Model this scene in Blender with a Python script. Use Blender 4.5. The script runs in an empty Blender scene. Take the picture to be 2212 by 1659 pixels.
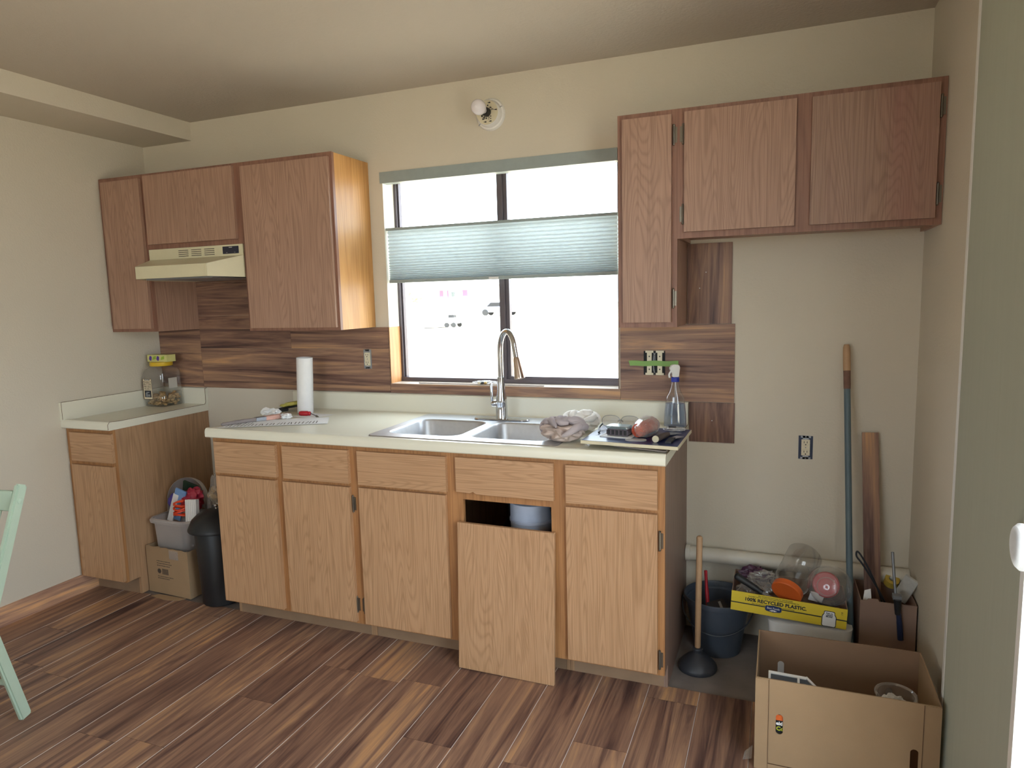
import bpy, bmesh, math, random
from math import sin, cos, pi, radians
from mathutils import Vector, Matrix, noise
random.seed(7)
C = bpy.context.scene.collection
SC = bpy.context.scene

# ---------------------------------------------------------------- camera, world, light, exposure
CAM = Vector((3.3769, -2.9860, 1.4676)); YAW, PIT, ROL = -0.3744, -0.1242, -0.026
f = Vector((sin(YAW)*cos(PIT), cos(YAW)*cos(PIT), sin(PIT)))
rt = Vector((cos(YAW), -sin(YAW), 0)); up = rt.cross(f)
r2 = rt*cos(ROL)+up*sin(ROL); u2 = -rt*sin(ROL)+up*cos(ROL)
cd = bpy.data.cameras.new('camera'); cam = bpy.data.objects.new('camera', cd); C.objects.link(cam)
cam.matrix_world = Matrix(((r2.x, u2.x, -f.x, CAM.x), (r2.y, u2.y, -f.y, CAM.y), (r2.z, u2.z, -f.z, CAM.z), (0, 0, 0, 1)))
cd.sensor_width = 36; cd.lens = 36*1479.83/2212; cd.clip_start = .02; cd.clip_end = 500
SC.camera = cam

w = bpy.data.worlds.new('world'); SC.world = w; w.use_nodes = True
nt = w.node_tree; nt.nodes.clear()
wo = nt.nodes.new('ShaderNodeOutputWorld'); bg = nt.nodes.new('ShaderNodeBackground')
bg.inputs[0].default_value = (.80, .89, 1.0, 1); bg.inputs[1].default_value = 16.0
nt.links.new(bg.outputs[0], wo.inputs[0])
sd = bpy.data.lights.new('sun', 'SUN'); sd.energy = 34; sd.angle = radians(.6); sd.color = (1, .95, .88)
sun = bpy.data.objects.new('sun', sd); C.objects.link(sun)
sun.rotation_euler = Vector((.42, .62, -.9)).to_track_quat('-Z', 'Y').to_euler()

def portal(name, loc, sx, sy, rot):
    l = bpy.data.lights.new(name, 'AREA'); l.shape = 'RECTANGLE'; l.size = sx; l.size_y = sy
    l.cycles.is_portal = True
    o = bpy.data.objects.new(name, l); C.objects.link(o); o.location = loc; o.rotation_euler = rot
portal('kitchen_window_portal', (2.13, .14, 1.57), 1.16, 1.03, (-pi/2, 0, 0))
portal('patio_door_portal', (3.99, -1.78, 1.15), 1.95, 2.3, (pi/2, 0, pi/2))
portal('rear_fill_portal', (1.7, -5.04, 1.45), 1.8, 1.3, (pi/2, 0, 0))  # guides sky light through the added rear opening

SC.view_settings.view_transform = 'Standard'; SC.view_settings.look = 'None'
SC.view_settings.gamma = 1; SC.view_settings.use_curve_mapping = False
SC.view_settings.exposure = -0.9

# ---------------------------------------------------------------- helpers
def lin(c):
    if isinstance(c, str):
        c = [int(c[i:i+2], 16)/255 for i in (0, 2, 4)]
        c = [x/12.92 if x <= .04045 else ((x+.055)/1.055)**2.4 for x in c]
    return (c[0], c[1], c[2], 1)

def newmat(name):
    m = bpy.data.materials.new(name); m.use_nodes = True
    return m, m.node_tree, m.node_tree.nodes['Principled BSDF']

def mapping(nt, scale, rand=0.0):
    tc = nt.nodes.new('ShaderNodeTexCoord'); mp = nt.nodes.new('ShaderNodeMapping')
    mp.inputs['Scale'].default_value = scale
    nt.links.new(tc.outputs['Object'], mp.inputs['Vector'])
    if rand:
        oi = nt.nodes.new('ShaderNodeObjectInfo'); mu = nt.nodes.new('ShaderNodeMath'); mu.operation = 'MULTIPLY'
        mu.inputs[1].default_value = rand; nt.links.new(oi.outputs['Random'], mu.inputs[0])
        nt.links.new(mu.outputs[0], mp.inputs['Location'])
    return mp.outputs[0]

def tnoise(nt, vec, scale=1.0, detail=2.0, rough=.5, dist=0.0):
    n = nt.nodes.new('ShaderNodeTexNoise'); n.inputs['Scale'].default_value = scale
    n.inputs['Detail'].default_value = detail; n.inputs['Roughness'].default_value = rough
    n.inputs['Distortion'].default_value = dist
    nt.links.new(vec, n.inputs['Vector']); return n.outputs['Fac']

def ramp(nt, fac, stops):
    r = nt.nodes.new('ShaderNodeValToRGB'); e = r.color_ramp.elements
    while len(e) < len(stops): e.new(.5)
    for i, (p, c) in enumerate(stops): e[i].position = p; e[i].color = lin(c)
    nt.links.new(fac, r.inputs[0]); return r.outputs[0]

def mix(nt, a, b, fac, mode='MIX'):
    m = nt.nodes.new('ShaderNodeMix'); m.data_type = 'RGBA'; m.blend_type = mode
    for s, v in ((m.inputs[0], fac), (m.inputs[6], a), (m.inputs[7], b)):
        if hasattr(v, 'links'): nt.links.new(v, s)
        else: s.default_value = v
    return m.outputs[2]

def math_(nt, op, a, b=None):
    m = nt.nodes.new('ShaderNodeMath'); m.operation = op
    for i, v in enumerate((a, b)):
        if v is None: continue
        if hasattr(v, 'links'): nt.links.new(v, m.inputs[i])
        else: m.inputs[i].default_value = v
    return m.outputs[0]

def bump(nt, bs, h, strength, dist=.002):
    b = nt.nodes.new('ShaderNodeBump'); b.inputs['Strength'].default_value = strength
    b.inputs['Distance'].default_value = dist
    nt.links.new(h, b.inputs['Height']); nt.links.new(b.outputs[0], bs.inputs['Normal'])

def simple(name, col, rough=.6, metal=0, var=.06, scale=30, bmp=0, bscale=80, spec=.5, sub=0):
    m, nt, bs = newmat(name)
    v = mapping(nt, (1, 1, 1))
    n = tnoise(nt, v, scale, 3)
    c = lin(col); d = (c[0]*(1-var*2), c[1]*(1-var*2), c[2]*(1-var*2), 1)
    e = (min(1, c[0]*(1+var)), min(1, c[1]*(1+var)), min(1, c[2]*(1+var)), 1)
    nt.links.new(mix(nt, d, e, n), bs.inputs['Base Color'])
    bs.inputs['Roughness'].default_value = rough; bs.inputs['Metallic'].default_value = metal
    bs.inputs['Specular IOR Level'].default_value = spec
    if bmp: bump(nt, bs, tnoise(nt, v, bscale, 3), bmp)
    return m

def oak(name, base, dark, light, axis='Z', K=95, amt=.5, rough=.45, extra=None):
    m, nt, bs = newmat(name)
    s = {'Z': (9, 9, .85), 'X': (.62, 9, 14), 'Y': (9, .85, 9)}[axis]
    s2 = {'Z': (260, 260, 7), 'X': (7, 260, 260), 'Y': (260, 7, 260)}[axis]
    n = tnoise(nt, mapping(nt, s, 37), 1, 1.0, .42)
    si = math_(nt, 'SINE', math_(nt, 'MULTIPLY', n, K*2.2))
    si = math_(nt, 'MULTIPLY', math_(nt, 'ADD', si, 1), .5)
    si = math_(nt, 'POWER', si, 3.0)
    c = mix(nt, lin(base), lin(dark), math_(nt, 'MULTIPLY', si, amt))
    fine = tnoise(nt, mapping(nt, s2, 11), 1, 2, .6)
    c = mix(nt, c, lin(light), math_(nt, 'MULTIPLY', math_(nt, 'SUBTRACT', fine, .42), 1.1))
    s3 = tuple(x*.62 if x > 20 else x*.5 for x in s2)
    fin2 = tnoise(nt, mapping(nt, s3, 17), 1, 1, .5)
    st2 = nt.nodes.new('ShaderNodeMapRange'); st2.inputs[1].default_value = .50; st2.inputs[2].default_value = .62; st2.inputs[4].default_value = .42
    nt.links.new(fin2, st2.inputs[0]); c = mix(nt, c, lin(dark), st2.outputs[0])
    big = tnoise(nt, mapping(nt, (3, 3, 2), 5), 1, 2)
    c = mix(nt, c, lin(dark), math_(nt, 'MULTIPLY', math_(nt, 'SUBTRACT', big, .35), .35))
    if extra:
        st = tnoise(nt, mapping(nt, tuple(x*.8 for x in s), 3), 1, 2)
        mr = nt.nodes.new('ShaderNodeMapRange'); mr.inputs[1].default_value = .42; mr.inputs[2].default_value = .66; mr.inputs[4].default_value = .42
        nt.links.new(st, mr.inputs[0]); c = mix(nt, c, lin(extra), mr.outputs[0])
    nt.links.new(c, bs.inputs['Base Color']); bs.inputs['Roughness'].default_value = rough
    bump(nt, bs, fine, .12, .001)
    return m

def walnut(name, axis='Y', rand=91, rough=.42, tint=1.0):
    m, nt, bs = newmat(name)
    k = {'Y': (1, .055, 1), 'X': (.055, 1, 1), 'Z': (1, 1, .055)}[axis]
    def sc(a): return tuple(a*x for x in k)
    wv = tnoise(nt, mapping(nt, sc(17), rand), 1, 4, .62, 1.6)
    fi = tnoise(nt, mapping(nt, sc(110), rand), 1, 3, .65, .4)
    bl = tnoise(nt, mapping(nt, tuple(3.2*x**.45 for x in k), rand), 1, 2, .5, .5)
    v = math_(nt, 'ADD', math_(nt, 'MULTIPLY', wv, .60), math_(nt, 'MULTIPLY', bl, .30))
    v = math_(nt, 'ADD', v, math_(nt, 'MULTIPLY', fi, .10))
    def t(c): return tuple(x*tint for x in c)
    c = ramp(nt, v, [(.37, t((.075, .038, .034))), (.44, t((.165, .088, .066))), (.50, t((.250, .140, .098))),
                     (.56, t((.355, .205, .130))), (.64, t((.56, .31, .15)))])
    nt.links.new(c, bs.inputs['Base Color']); bs.inputs['Roughness'].default_value = rough
    bs.inputs['Specular IOR Level'].default_value = .35
    bump(nt, bs, fi, .15, .001)
    return m

def clear(name, col=(1, 1, 1), alpha=.12, rough=.05, body=None, edge=.75):
    """thin clear plastic or window glass: mostly lets light through, glossy at grazing angles"""
    m = bpy.data.materials.new(name); m.use_nodes = True; nt = m.node_tree; nt.nodes.clear()
    o = nt.nodes.new('ShaderNodeOutputMaterial'); t = nt.nodes.new('ShaderNodeBsdfTransparent')
    g = nt.nodes.new('ShaderNodeBsdfGlossy'); fr = nt.nodes.new('ShaderNodeLayerWeight'); mx = nt.nodes.new('ShaderNodeMixShader')
    t.inputs[0].default_value = lin(col); g.inputs['Roughness'].default_value = rough
    fr.inputs[0].default_value = .35
    a = math_(nt, 'MINIMUM', math_(nt, 'ADD', math_(nt, 'MULTIPLY', math_(nt, 'POWER', fr.outputs['Facing'], 1.6), edge), alpha), .85)
    nt.links.new(a, mx.inputs[0]); nt.links.new(t.outputs[0], mx.inputs[1])
    if body:
        d = nt.nodes.new('ShaderNodeBsdfDiffuse'); d.inputs[0].default_value = lin(body)
        m2 = nt.nodes.new('ShaderNodeMixShader'); m2.inputs[0].default_value = .4
        nt.links.new(d.outputs[0], m2.inputs[1]); nt.links.new(g.outputs[0], m2.inputs[2])
        nt.links.new(m2.outputs[0], mx.inputs[2])
    else: nt.links.new(g.outputs[0], mx.inputs[2])
    nt.links.new(mx.outputs[0], o.inputs[0]); return m

def fabric(name, col, trans, tr=.5, scale=(1, 1, 1)):
    m = bpy.data.materials.new(name); m.use_nodes = True; nt = m.node_tree; nt.nodes.clear()
    o = nt.nodes.new('ShaderNodeOutputMaterial'); d = nt.nodes.new('ShaderNodeBsdfDiffuse'); t = nt.nodes.new('ShaderNodeBsdfTranslucent')
    n = tnoise(nt, mapping(nt, scale), 120, 2); c = lin(col)
    nt.links.new(mix(nt, tuple(x*.93 for x in c[:3])+(1,), c, n), d.inputs[0])
    nt.links.new(mix(nt, tuple(x*.9 for x in lin(trans)[:3])+(1,), lin(trans), n), t.inputs[0])
    mx = nt.nodes.new('ShaderNodeMixShader'); mx.inputs[0].default_value = tr
    nt.links.new(d.outputs[0], mx.inputs[1]); nt.links.new(t.outputs[0], mx.inputs[2]); nt.links.new(mx.outputs[0], o.inputs[0]); return m

def OS(name, bm, mat, parent=None, **k):
    """one object per loose piece"""
    seen = set(); bm.verts.ensure_lookup_table(); isl = []
    for v in bm.verts:
        if v in seen: continue
        st = [v]; seen.add(v); cur = []
        while st:
            q = st.pop(); cur.append(q)
            for e in q.link_edges:
                o = e.other_vert(q)
                if o not in seen: seen.add(o); st.append(o)
        isl.append(cur)
    out = []
    for cur in isl:
        nb = bmesh.new(); mp = {v: nb.verts.new(v.co) for v in cur}; fs = {fc for v in cur for fc in v.link_faces}
        for fc in fs:
            q = nb.faces.new([mp[v] for v in fc.verts]); q.material_index = fc.material_index
        bmesh.ops.recalc_face_normals(nb, faces=nb.faces)
        out.append(O(name, nb, mat, parent, **k))
    bm.free(); return out

def root_off(p):
    v = Vector((0, 0, 0))
    while p is not None: v += p.location; p = p.parent
    return v

def O(name, bm, mat, parent=None, world=True, smooth=False, bev=0, kind=None, label=None, seg=1):
    if bev:
        bmesh.ops.bevel(bm, geom=[e for e in bm.edges if len(e.link_faces) == 2 and e.calc_face_angle(0) > .5],
                        offset=bev, segments=seg, affect='EDGES', clamp_overlap=True)
    if parent is not None and world:
        bmesh.ops.translate(bm, verts=bm.verts, vec=-root_off(parent))
    me = bpy.data.meshes.new(name); bm.to_mesh(me); bm.free()
    for m in (mat if isinstance(mat, (list, tuple)) else [mat]): me.materials.append(m)
    if smooth:
        me.polygons.foreach_set('use_smooth', [True]*len(me.polygons))
        try: me.set_sharp_from_angle(angle=radians(smooth if smooth is not True else 40))
        except Exception: pass
    o = bpy.data.objects.new(name, me); C.objects.link(o); o.parent = parent
    if kind: o['kind'] = kind
    if label: o['label'] = label
    return o

def thing(name, label, cat, loc=(0, 0, 0), rotz=0, group=None, rot=None):
    o = bpy.data.objects.new(name, None); C.objects.link(o); o.empty_display_size = .05
    o.location = loc; o.rotation_euler = rot if rot else (0, 0, rotz)
    o['label'] = label; o['category'] = cat
    if group: o['group'] = group
    return o
def tag(o, label, cat, group=None):
    o['label'] = label; o['category'] = cat
    if group: o['group'] = group
    return o
def recenter(o):
    """put a single-mesh thing's origin at the middle of its base"""
    vs = [v.co for v in o.data.vertices]
    c = Vector(((min(v.x for v in vs)+max(v.x for v in vs))/2, (min(v.y for v in vs)+max(v.y for v in vs))/2, min(v.z for v in vs)))
    o.data.transform(Matrix.Translation(-c)); o.location = c; return o
def T1(name, bm, mat, label, cat, group=None, **k):
    return recenter(tag(O(name, bm, mat, **k), label, cat, group))

def B(): return bmesh.new()
def box(bm, x0, x1, y0, y1, z0, z1, M=None, mi=0):
    v = [bm.verts.new((x, y, z)) for x in (x0, x1) for y in (y0, y1) for z in (z0, z1)]
    if M: 
        for q in v: q.co = M @ q.co
    fs = [(0, 1, 3, 2), (4, 6, 7, 5), (0, 4, 5, 1), (2, 3, 7, 6), (0, 2, 6, 4), (1, 5, 7, 3)]
    for a in fs:
        fc = bm.faces.new([v[i] for i in a]); fc.material_index = mi
    return bm
def bx(*a, **k): return box(B(), *a, **k)
def lathe(bm, prof, n=24, M=None, cap0=False, cap1=False, mi=0):
    rings = []
    for r, z in prof:
        rings.append([bm.verts.new((M @ Vector((r*cos(2*pi*i/n), r*sin(2*pi*i/n), z))) if M else (r*cos(2*pi*i/n), r*sin(2*pi*i/n), z)) for i in range(n)])
    for a, b in zip(rings, rings[1:]):
        for i in range(n):
            fc = bm.faces.new((a[i], a[(i+1) % n], b[(i+1) % n], b[i])); fc.material_index = mi
    if cap0: bm.faces.new(list(reversed(rings[0]))).material_index = mi
    if cap1: bm.faces.new(rings[-1]).material_index = mi
    return bm
def axis_M(p, q):
    p, q = Vector(p), Vector(q); d = (q-p)
    return Matrix.Translation(p) @ d.to_track_quat('Z', 'Y').to_matrix().to_4x4(), d.length
def rod(bm, p, q, r, r1=None, n=12, mi=0, rnd=0):
    M, L = axis_M(p, q); r1 = r if r1 is None else r1
    pr = [(r, 0), (r1, L)]
    if rnd: pr = [(r*.5, 0), (r*.87, r*.25), (r, r*.6), (r1, L-r1*.6), (r1*.87, L-r1*.25), (r1*.5, L)]
    return lathe(bm, pr, n, M, True, True, mi)
def tube(bm, pts, r, n=8, mi=0, caps=True):
    pts = [Vector(p) for p in pts]; rs = r if isinstance(r, (list, tuple)) else [r]*len(pts)
    rings = []; t0 = (pts[1]-pts[0]).normalized(); nrm = t0.orthogonal().normalized()
    for i, p in enumerate(pts):
        t = (pts[min(i+1, len(pts)-1)]-pts[max(i-1, 0)]).normalized()
        nrm = (nrm-t*nrm.dot(t)).normalized(); bn = t.cross(nrm)
        rings.append([bm.verts.new(p+(nrm*cos(2*pi*k/n)+bn*sin(2*pi*k/n))*rs[i]) for k in range(n)])
    for a, b in zip(rings, rings[1:]):
        for k in range(n): bm.faces.new((a[k], a[(k+1) % n], b[(k+1) % n], b[k])).material_index = mi
    if caps: bm.faces.new(list(reversed(rings[0]))).material_index = mi; bm.faces.new(rings[-1]).material_index = mi
    return bm
def smoothpts(P, n=6):
    P = [Vector(p) for p in P]; out = []
    for i in range(len(P)-1):
        a, b, c, d = P[max(i-1, 0)], P[i], P[i+1], P[min(i+2, len(P)-1)]
        for k in range(n):
            t = k/n; out.append(.5*((2*b)+(c-a)*t+(2*a-5*b+4*c-d)*t*t+(3*b-a-3*c+d)*t**3))
    out.append(P[-1]); return out
def prism(bm, poly, axis, a, b, mi=0):
    """polygon in the plane normal to axis, extruded a..b"""
    def P(u, v, t): return {'x': (t, u, v), 'y': (u, t, v), 'z': (u, v, t)}[axis]
    A = [bm.verts.new(P(u, v, a)) for u, v in poly]; D = [bm.verts.new(P(u, v, b)) for u, v in poly]; n = len(poly)
    fs = [bm.faces.new(A), bm.faces.new(list(reversed(D)))]
    for i in range(n): fs.append(bm.faces.new((A[i], D[i], D[(i+1) % n], A[(i+1) % n])))
    for q in fs: q.material_index = mi
    bmesh.ops.recalc_face_normals(bm, faces=fs)
    return bm
def rrect(x0, x1, y0, y1, r, n=5):
    out = []
    for cx, cy, a0 in ((x1-r, y1-r, 0), (x0+r, y1-r, 90), (x0+r, y0+r, 180), (x1-r, y0+r, 270)):
        for i in range(n+1):
            a = radians(a0+90*i/n); out.append((cx+r*cos(a), cy+r*sin(a)))
    return out
def blob(bm, c, s, amp=.25, fr=2.0, sub=3, seed=0, ridg=False, M=None, mi=0, flat=None):
    r = bmesh.ops.create_icosphere(bm, subdivisions=sub, radius=1)
    for v in r['verts']:
        p = v.co.copy(); q = p*fr+Vector((seed*3.1, seed*1.7, seed))
        h = noise.noise(q)+.5*noise.noise(q*2.1)
        if ridg: h = 1-2*abs(noise.noise(q))-abs(noise.noise(q*2.3))*.8
        p = p*(1+amp*h); p = Vector((p.x*s[0], p.y*s[1], p.z*s[2]))
        if M: p = M @ p
        v.co = p+Vector(c)
        if flat is not None and v.co.z < flat: v.co.z = flat+.0005*random.random()
    for v in r['verts']:
        for fc in v.link_faces: fc.material_index = mi
    return bm
def text(name, s, size, M, mat, parent, ext=.0004, align='CENTER', world=True, sx=1, bold=0):
    cu = bpy.data.curves.new('t', 'FONT'); cu.body = s; cu.size = size; cu.extrude = ext; cu.align_x = align; cu.align_y = 'CENTER'
    cu.resolution_u = 2; cu.offset = bold
    ob = bpy.data.objects.new('t', cu); C.objects.link(ob)
    dg = bpy.context.evaluated_depsgraph_get(); me = bpy.data.meshes.new_from_object(ob.evaluated_get(dg))
    bm = B(); bm.from_mesh(me)
    for v in bm.verts: v.co.x *= sx
    bmesh.ops.transform(bm, matrix=M, verts=bm.verts)
    bpy.data.objects.remove(ob); bpy.data.curves.remove(cu); bpy.data.meshes.remove(me)
    return O(name, bm, mat, parent, world=world)
FRONT = Matrix.Rotation(pi/2, 4, 'X')     # text plane facing -y
def front_at(x, y, z, rz=0, tilt=0): return Matrix.Translation((x, y, z)) @ Matrix.Rotation(rz, 4, 'Z') @ Matrix.Rotation(tilt, 4, 'Y') @ FRONT

# ---------------------------------------------------------------- materials
m_oak = oak('oak_veneer', 'BE9570', '9A7350', 'D0AB88')
m_oakh = oak('oak_veneer_horizontal', 'BE9570', '9A7350', 'D0AB88', 'X')
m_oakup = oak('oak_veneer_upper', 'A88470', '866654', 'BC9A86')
m_oakhaze = oak('oak_veneer_haze', '9C7C68', '7A5C4E', 'B49488', extra='985E58')  # warm lens haze put into the veneer colour as red streaks
m_frame = oak('oak_face_frame', 'B07E50', '8C5E38', 'C09062', K=34, amt=.45)
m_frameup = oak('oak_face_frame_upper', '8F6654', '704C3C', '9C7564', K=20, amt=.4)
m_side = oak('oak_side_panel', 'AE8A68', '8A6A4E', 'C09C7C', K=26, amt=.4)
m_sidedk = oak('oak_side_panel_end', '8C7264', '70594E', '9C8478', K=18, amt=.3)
m_sidelit = oak('oak_side_panel_lit', 'C89558', 'A8733C', 'D8AC74', K=26, amt=.4)  # side panel facing the window: its bright light is put into the colour
m_floor = walnut('vinyl_plank'); m_floor_x = walnut('vinyl_plank_across', 'X', rough=.4); m_floor_z = walnut('vinyl_plank_upright', 'Z', rough=.4)
m_base = walnut('vinyl_base', 'Y', tint=1.5)
m_pale = simple('plank_edge_pale', 'D8CCC4', .6)
m_lam = simple('cream_laminate', 'E4E0CE', .3, var=.02, scale=6)
m_lamedge = simple('laminate_edge_brown', '6E5138', .6)
m_hood = simple('almond_enamel', 'D8D0B0', .35, var=.02)
m_steel = simple('brushed_steel', 'CCCED2', .42, 1, var=.05, scale=60)
m_chrome = simple('chrome', 'C8CACF', .1, 1, var=.01)
m_bronze = simple('bronze_aluminium', '5E565A', .4, .5, var=.04)
m_hinge = simple('dark_brass', '7A7266', .35, .8)
m_black = simple('black_plastic', '1C1D20', .45)
m_dark = simple('dark_void', '17181C', .8)
m_white = simple('white_plastic', 'E6E4E0', .4, var=.02)
m_ivory = simple('ivory_plastic', 'D9CFB4', .4, var=.02)
m_galv = simple('galvanised_steel', '9A9DA2', .45, .7)
m_navy = simple('navy_steel_box', '1E2C48', .5)
m_card = simple('cardboard', 'A48868', .85, var=.05, scale=12, bmp=.15, bscale=150)
m_card2 = simple('cardboard_grey', '94796A', .85, var=.05, scale=12, bmp=.15, bscale=150)
m_cardin = simple('cardboard_inner', '8E7058', .9, var=.05, scale=12)
m_ink = simple('ink', '4A4038', .8)
m_conc = simple('concrete_dusty', '857B75', .9, var=.22, scale=9, bmp=.3, bscale=60)
m_paper = simple('paper', 'ECEBEA', .8, var=.03)
m_toe = simple('toe_kick', '967A60', .7, var=.12, scale=14)
m_rubber = simple('black_rubber', '34363C', .45)
m_wood = simple('bare_wood', 'B89470', .6, var=.08, scale=40)
m_bucket = simple('slate_plastic', '48505C', .4)
m_green = simple('green_tape', '7FA65A', .6, var=.04)
m_mint = simple('mint_paint', 'B4C8B4', .45, var=.05, scale=18, bmp=.1, bscale=60)
m_yellow = simple('yellow_print', 'E2C738', .6, var=.03)
m_orange = simple('orange_plastic', 'D8662C', .4); m_red = simple('red_plastic', 'B8202C', .4)
m_redf = simple('red_film', 'B03048', .35, bmp=.5, bscale=30)
m_blue = simple('blue_plastic', '2A3AA8', .4); m_pvc = simple('pvc', 'D6D0C2', .45, var=.04)
m_purple = simple('purple_film', '4A2240', .4, bmp=.4, bscale=40)
m_frost = clear('frosted_plastic', (.93, .93, .93), .42, .4, body='D8D4D4')
m_clear = clear('clear_plastic', (.93, .93, .93), .10, .08)
m_film = clear('clear_film', (.95, .95, .95), .16, .12, body='E8E4E0')
m_glass = clear('window_glass', (.97, .99, .98), .02, .02, edge=.10)
m_blueliq = clear('blue_liquid', (.74, .83, .95), .25, .1, body='A4B6DA')
m_shade = fabric('cellular_shade_fabric', 'B4BAB8', 'E2E8EA', .68)
m_shadeg = fabric('cellular_shade_green', 'ACAB9C', 'A9AA98', .15, (1, 1, .04))
m_headrail = simple('shade_rail', '98A2A0', .45)
def wallmat(name, col, s=110, st=.35):
    m, nt, bs = newmat(name); v = mapping(nt, (1, 1, 1))
    n = tnoise(nt, v, s, 2, .6); big = tnoise(nt, v, 1.3, 2); c = lin(col)
    nt.links.new(mix(nt, tuple(x*.95 for x in c[:3])+(1,), c, big), bs.inputs['Base Color'])
    bs.inputs['Roughness'].default_value = .75; bs.inputs['Specular IOR Level'].default_value = .3
    bump(nt, bs, n, st, .003); return m
m_wall = wallmat('cream_wall_paint', 'D3CAB9'); m_ceil = wallmat('ceiling_paint', 'C5BBAD', 75, .55)

def S(name, bm, m, parent=None, **k): return O(name, bm, m, parent, kind='structure' if parent is None else None, **k)

# ---------------------------------------------------------------- room shell
XR, HC, YB = 3.870, 2.4625, -5.0
WX0, WX1, WZ0, WZ1 = 1.549, 2.716, 1.057, 2.09
b = B(); box(b, -.15, WX0, 0, .15, -.1, HC+.15); box(b, WX1, XR+.15, 0, .15, -.1, HC+.15)
box(b, WX0, WX1, 0, .15, -.1, WZ0-.006); box(b, WX0, WX1, 0, .15, WZ1, HC+.15)
wall_back = S('wall_back', b, m_wall)
S('wall_left', bx(-.15, 0, YB, 0, -.1, HC+.15), m_wall)
b = B(); box(b, XR, XR+.13, -.80, 0, -.1, HC+.15); box(b, XR, XR+.13, YB, -2.76, -.1, HC+.15); box(b, XR, XR+.13, -2.76, -.80, 2.36, HC+.15)
wall_right = S('wall_right', b, m_wall)
b = B(); box(b, 0, .8, YB-.15, YB, -.1, HC+.15); box(b, 2.6, XR, YB-.15, YB, -.1, HC+.15)
box(b, .8, 2.6, YB-.15, YB, -.1, .8); box(b, .8, 2.6, YB-.15, YB, 2.10, HC+.15)
S('wall_rear', b, m_wall)
S('ceiling', bx(0, XR, YB, 0, HC, HC+.12), m_ceil)
S('soffit', bx(0, .3604, YB, 0, 2.3666, HC), m_wall)
floor = S('floor', bx(0, XR, YB, 0, -.10, -.0055), m_conc)

# vinyl planks: each an object under the floor
ends = {1.111+.1835*1: -1.436, 1.111+.1835*2: -1.11, 1.111+.1835*3: -.82, 1.111+.1835*6: -1.12, 1.111+.1835*8: -1.124, 1.111+.1835*9: -.954, 1.111+.1835*10: -.62}
def plank(x0, x1, y0, y1):
    g = .0006; z0, z1 = -.0055, 0
    b = B(); e = .0015
    P = [(x0+g, z0), (x0+g, z1), (x1-g-e, z1), (x1-g, z1-.0012), (x1-g, z0)]
    A = [b.verts.new((u, y0+g, v)) for u, v in P]; D = [b.verts.new((u, y1-g, v)) for u, v in P]
    b.faces.new(A); b.faces.new(list(reversed(D)))
    for i in range(5):
        q = b.faces.new((A[i], D[i], D[(i+1) % 5], A[(i+1) % 5])); q.material_index = 1 if i == 2 else 0
    bmesh.ops.recalc_face_normals(b, faces=b.faces)
    O('plank', b, [m_floor, m_pale], floor)
k = -7
rr = random.Random(3)
while True:
    xa = 1.111+.1835*k; xb = xa+.1835
    if xa > XR: break
    x0, x1 = max(xa, .0), min(xb, XR)
    y1 = -.527 if xa < 3.6 else -.60
    if x1-x0 > .01:
        st = None
        for kk, v in ends.items():
            if abs(kk-xa) < .01: st = v
        if st is None: st = -.55-rr.random()*1.1
        ys = [y1]; y = st
        while y > YB:
            if ys[-1]-y > .04: ys.append(y)
            y -= 1.22
        ys.append(YB)
        for a, c in zip(ys, ys[1:]):
            if a-c > .02: plank(x0, x1, c, a)
    k += 1
S('baseboard_left', bx(0, .012, YB, -.536, 0, .093), m_base, bev=.002)

# wall planks (vinyl planks pinned up as backsplash): parts of the back wall
def wp(x0, x1, z0, z1, mat=m_floor_x, t=.006): O('plank', bx(x0+.0005, x1-.0005, -t, .0005, z0+.0004, z1-.0004), mat, wall_back, bev=.0008)
for a, c in ((1.009, 1.03), (1.03, 1.207), (1.207, 1.342)): wp(.001, .3135, a, c)
for a, c in ((1.009, 1.047), (1.047, 1.233)): wp(.3135, 1.546, a, c)
wp(.3135, .944, 1.233, 1.415); wp(.944, 1.546, 1.233, 1.341)
wp(.3135, .944, 1.415, 1.598); wp(.3135, .944, 1.598, 1.70)
wp(1.546, 2.722, 1.009, 1.0565)
for a, c in ((1.009, 1.047), (1.047, 1.232), (1.232, 1.340)): wp(2.722, 3.204, a, c)
wp(3.009, 3.190, 1.3405, 1.674, m_floor_z); wp(3.0195, 3.207, .836, 1.008, m_floor_z)

# ---------------------------------------------------------------- kitchen window
win = S('window_1', B(), m_bronze)
def wb(name, *a, m=m_bronze, bev=.002): return O(name, bx(*a), m, win, bev=bev)
YW = .10
wb('frame', WX0, WX1, YW-.004, .146, WZ0-.005, WZ0+.021)
wb('frame', WX0, WX1, YW, .146, WZ1-.03, WZ1)
wb('frame', WX0, WX0+.014, YW, .146, WZ0+.02, WZ1-.03); wb('frame', WX1-.026, WX1, YW, .146, WZ0+.02, WZ1-.03)
wb('sash', WX0+.014, WX0+.022, YW+.014, .14, WZ0+.02, WZ1-.03)
wb('sash', 2.113, 2.139, YW-.006, YW+.03, WZ0+.02, WZ1-.03); wb('sash', 2.139, 2.158, YW+.01, YW+.04, WZ0+.02, WZ1-.03)
wb('sash', 2.158, WX1-.026, YW-.002, YW+.02, WZ0+.021, WZ0+.034)
O('pane', bx(WX0+.02, 2.12, .121, .1225, WZ0+.02, WZ1-.03), m_glass, win)
O('pane', bx(2.15, WX1-.026, .131, .1325, WZ0+.02, WZ1-.03), m_glass, win)
m_reveal = simple('reveal_paint', 'E9E5DA', .6, var=.02)
O('reveal', bx(WX0-.0005, WX0+.001, .001, YW, 1.341, WZ1), m_reveal, win)
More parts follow.
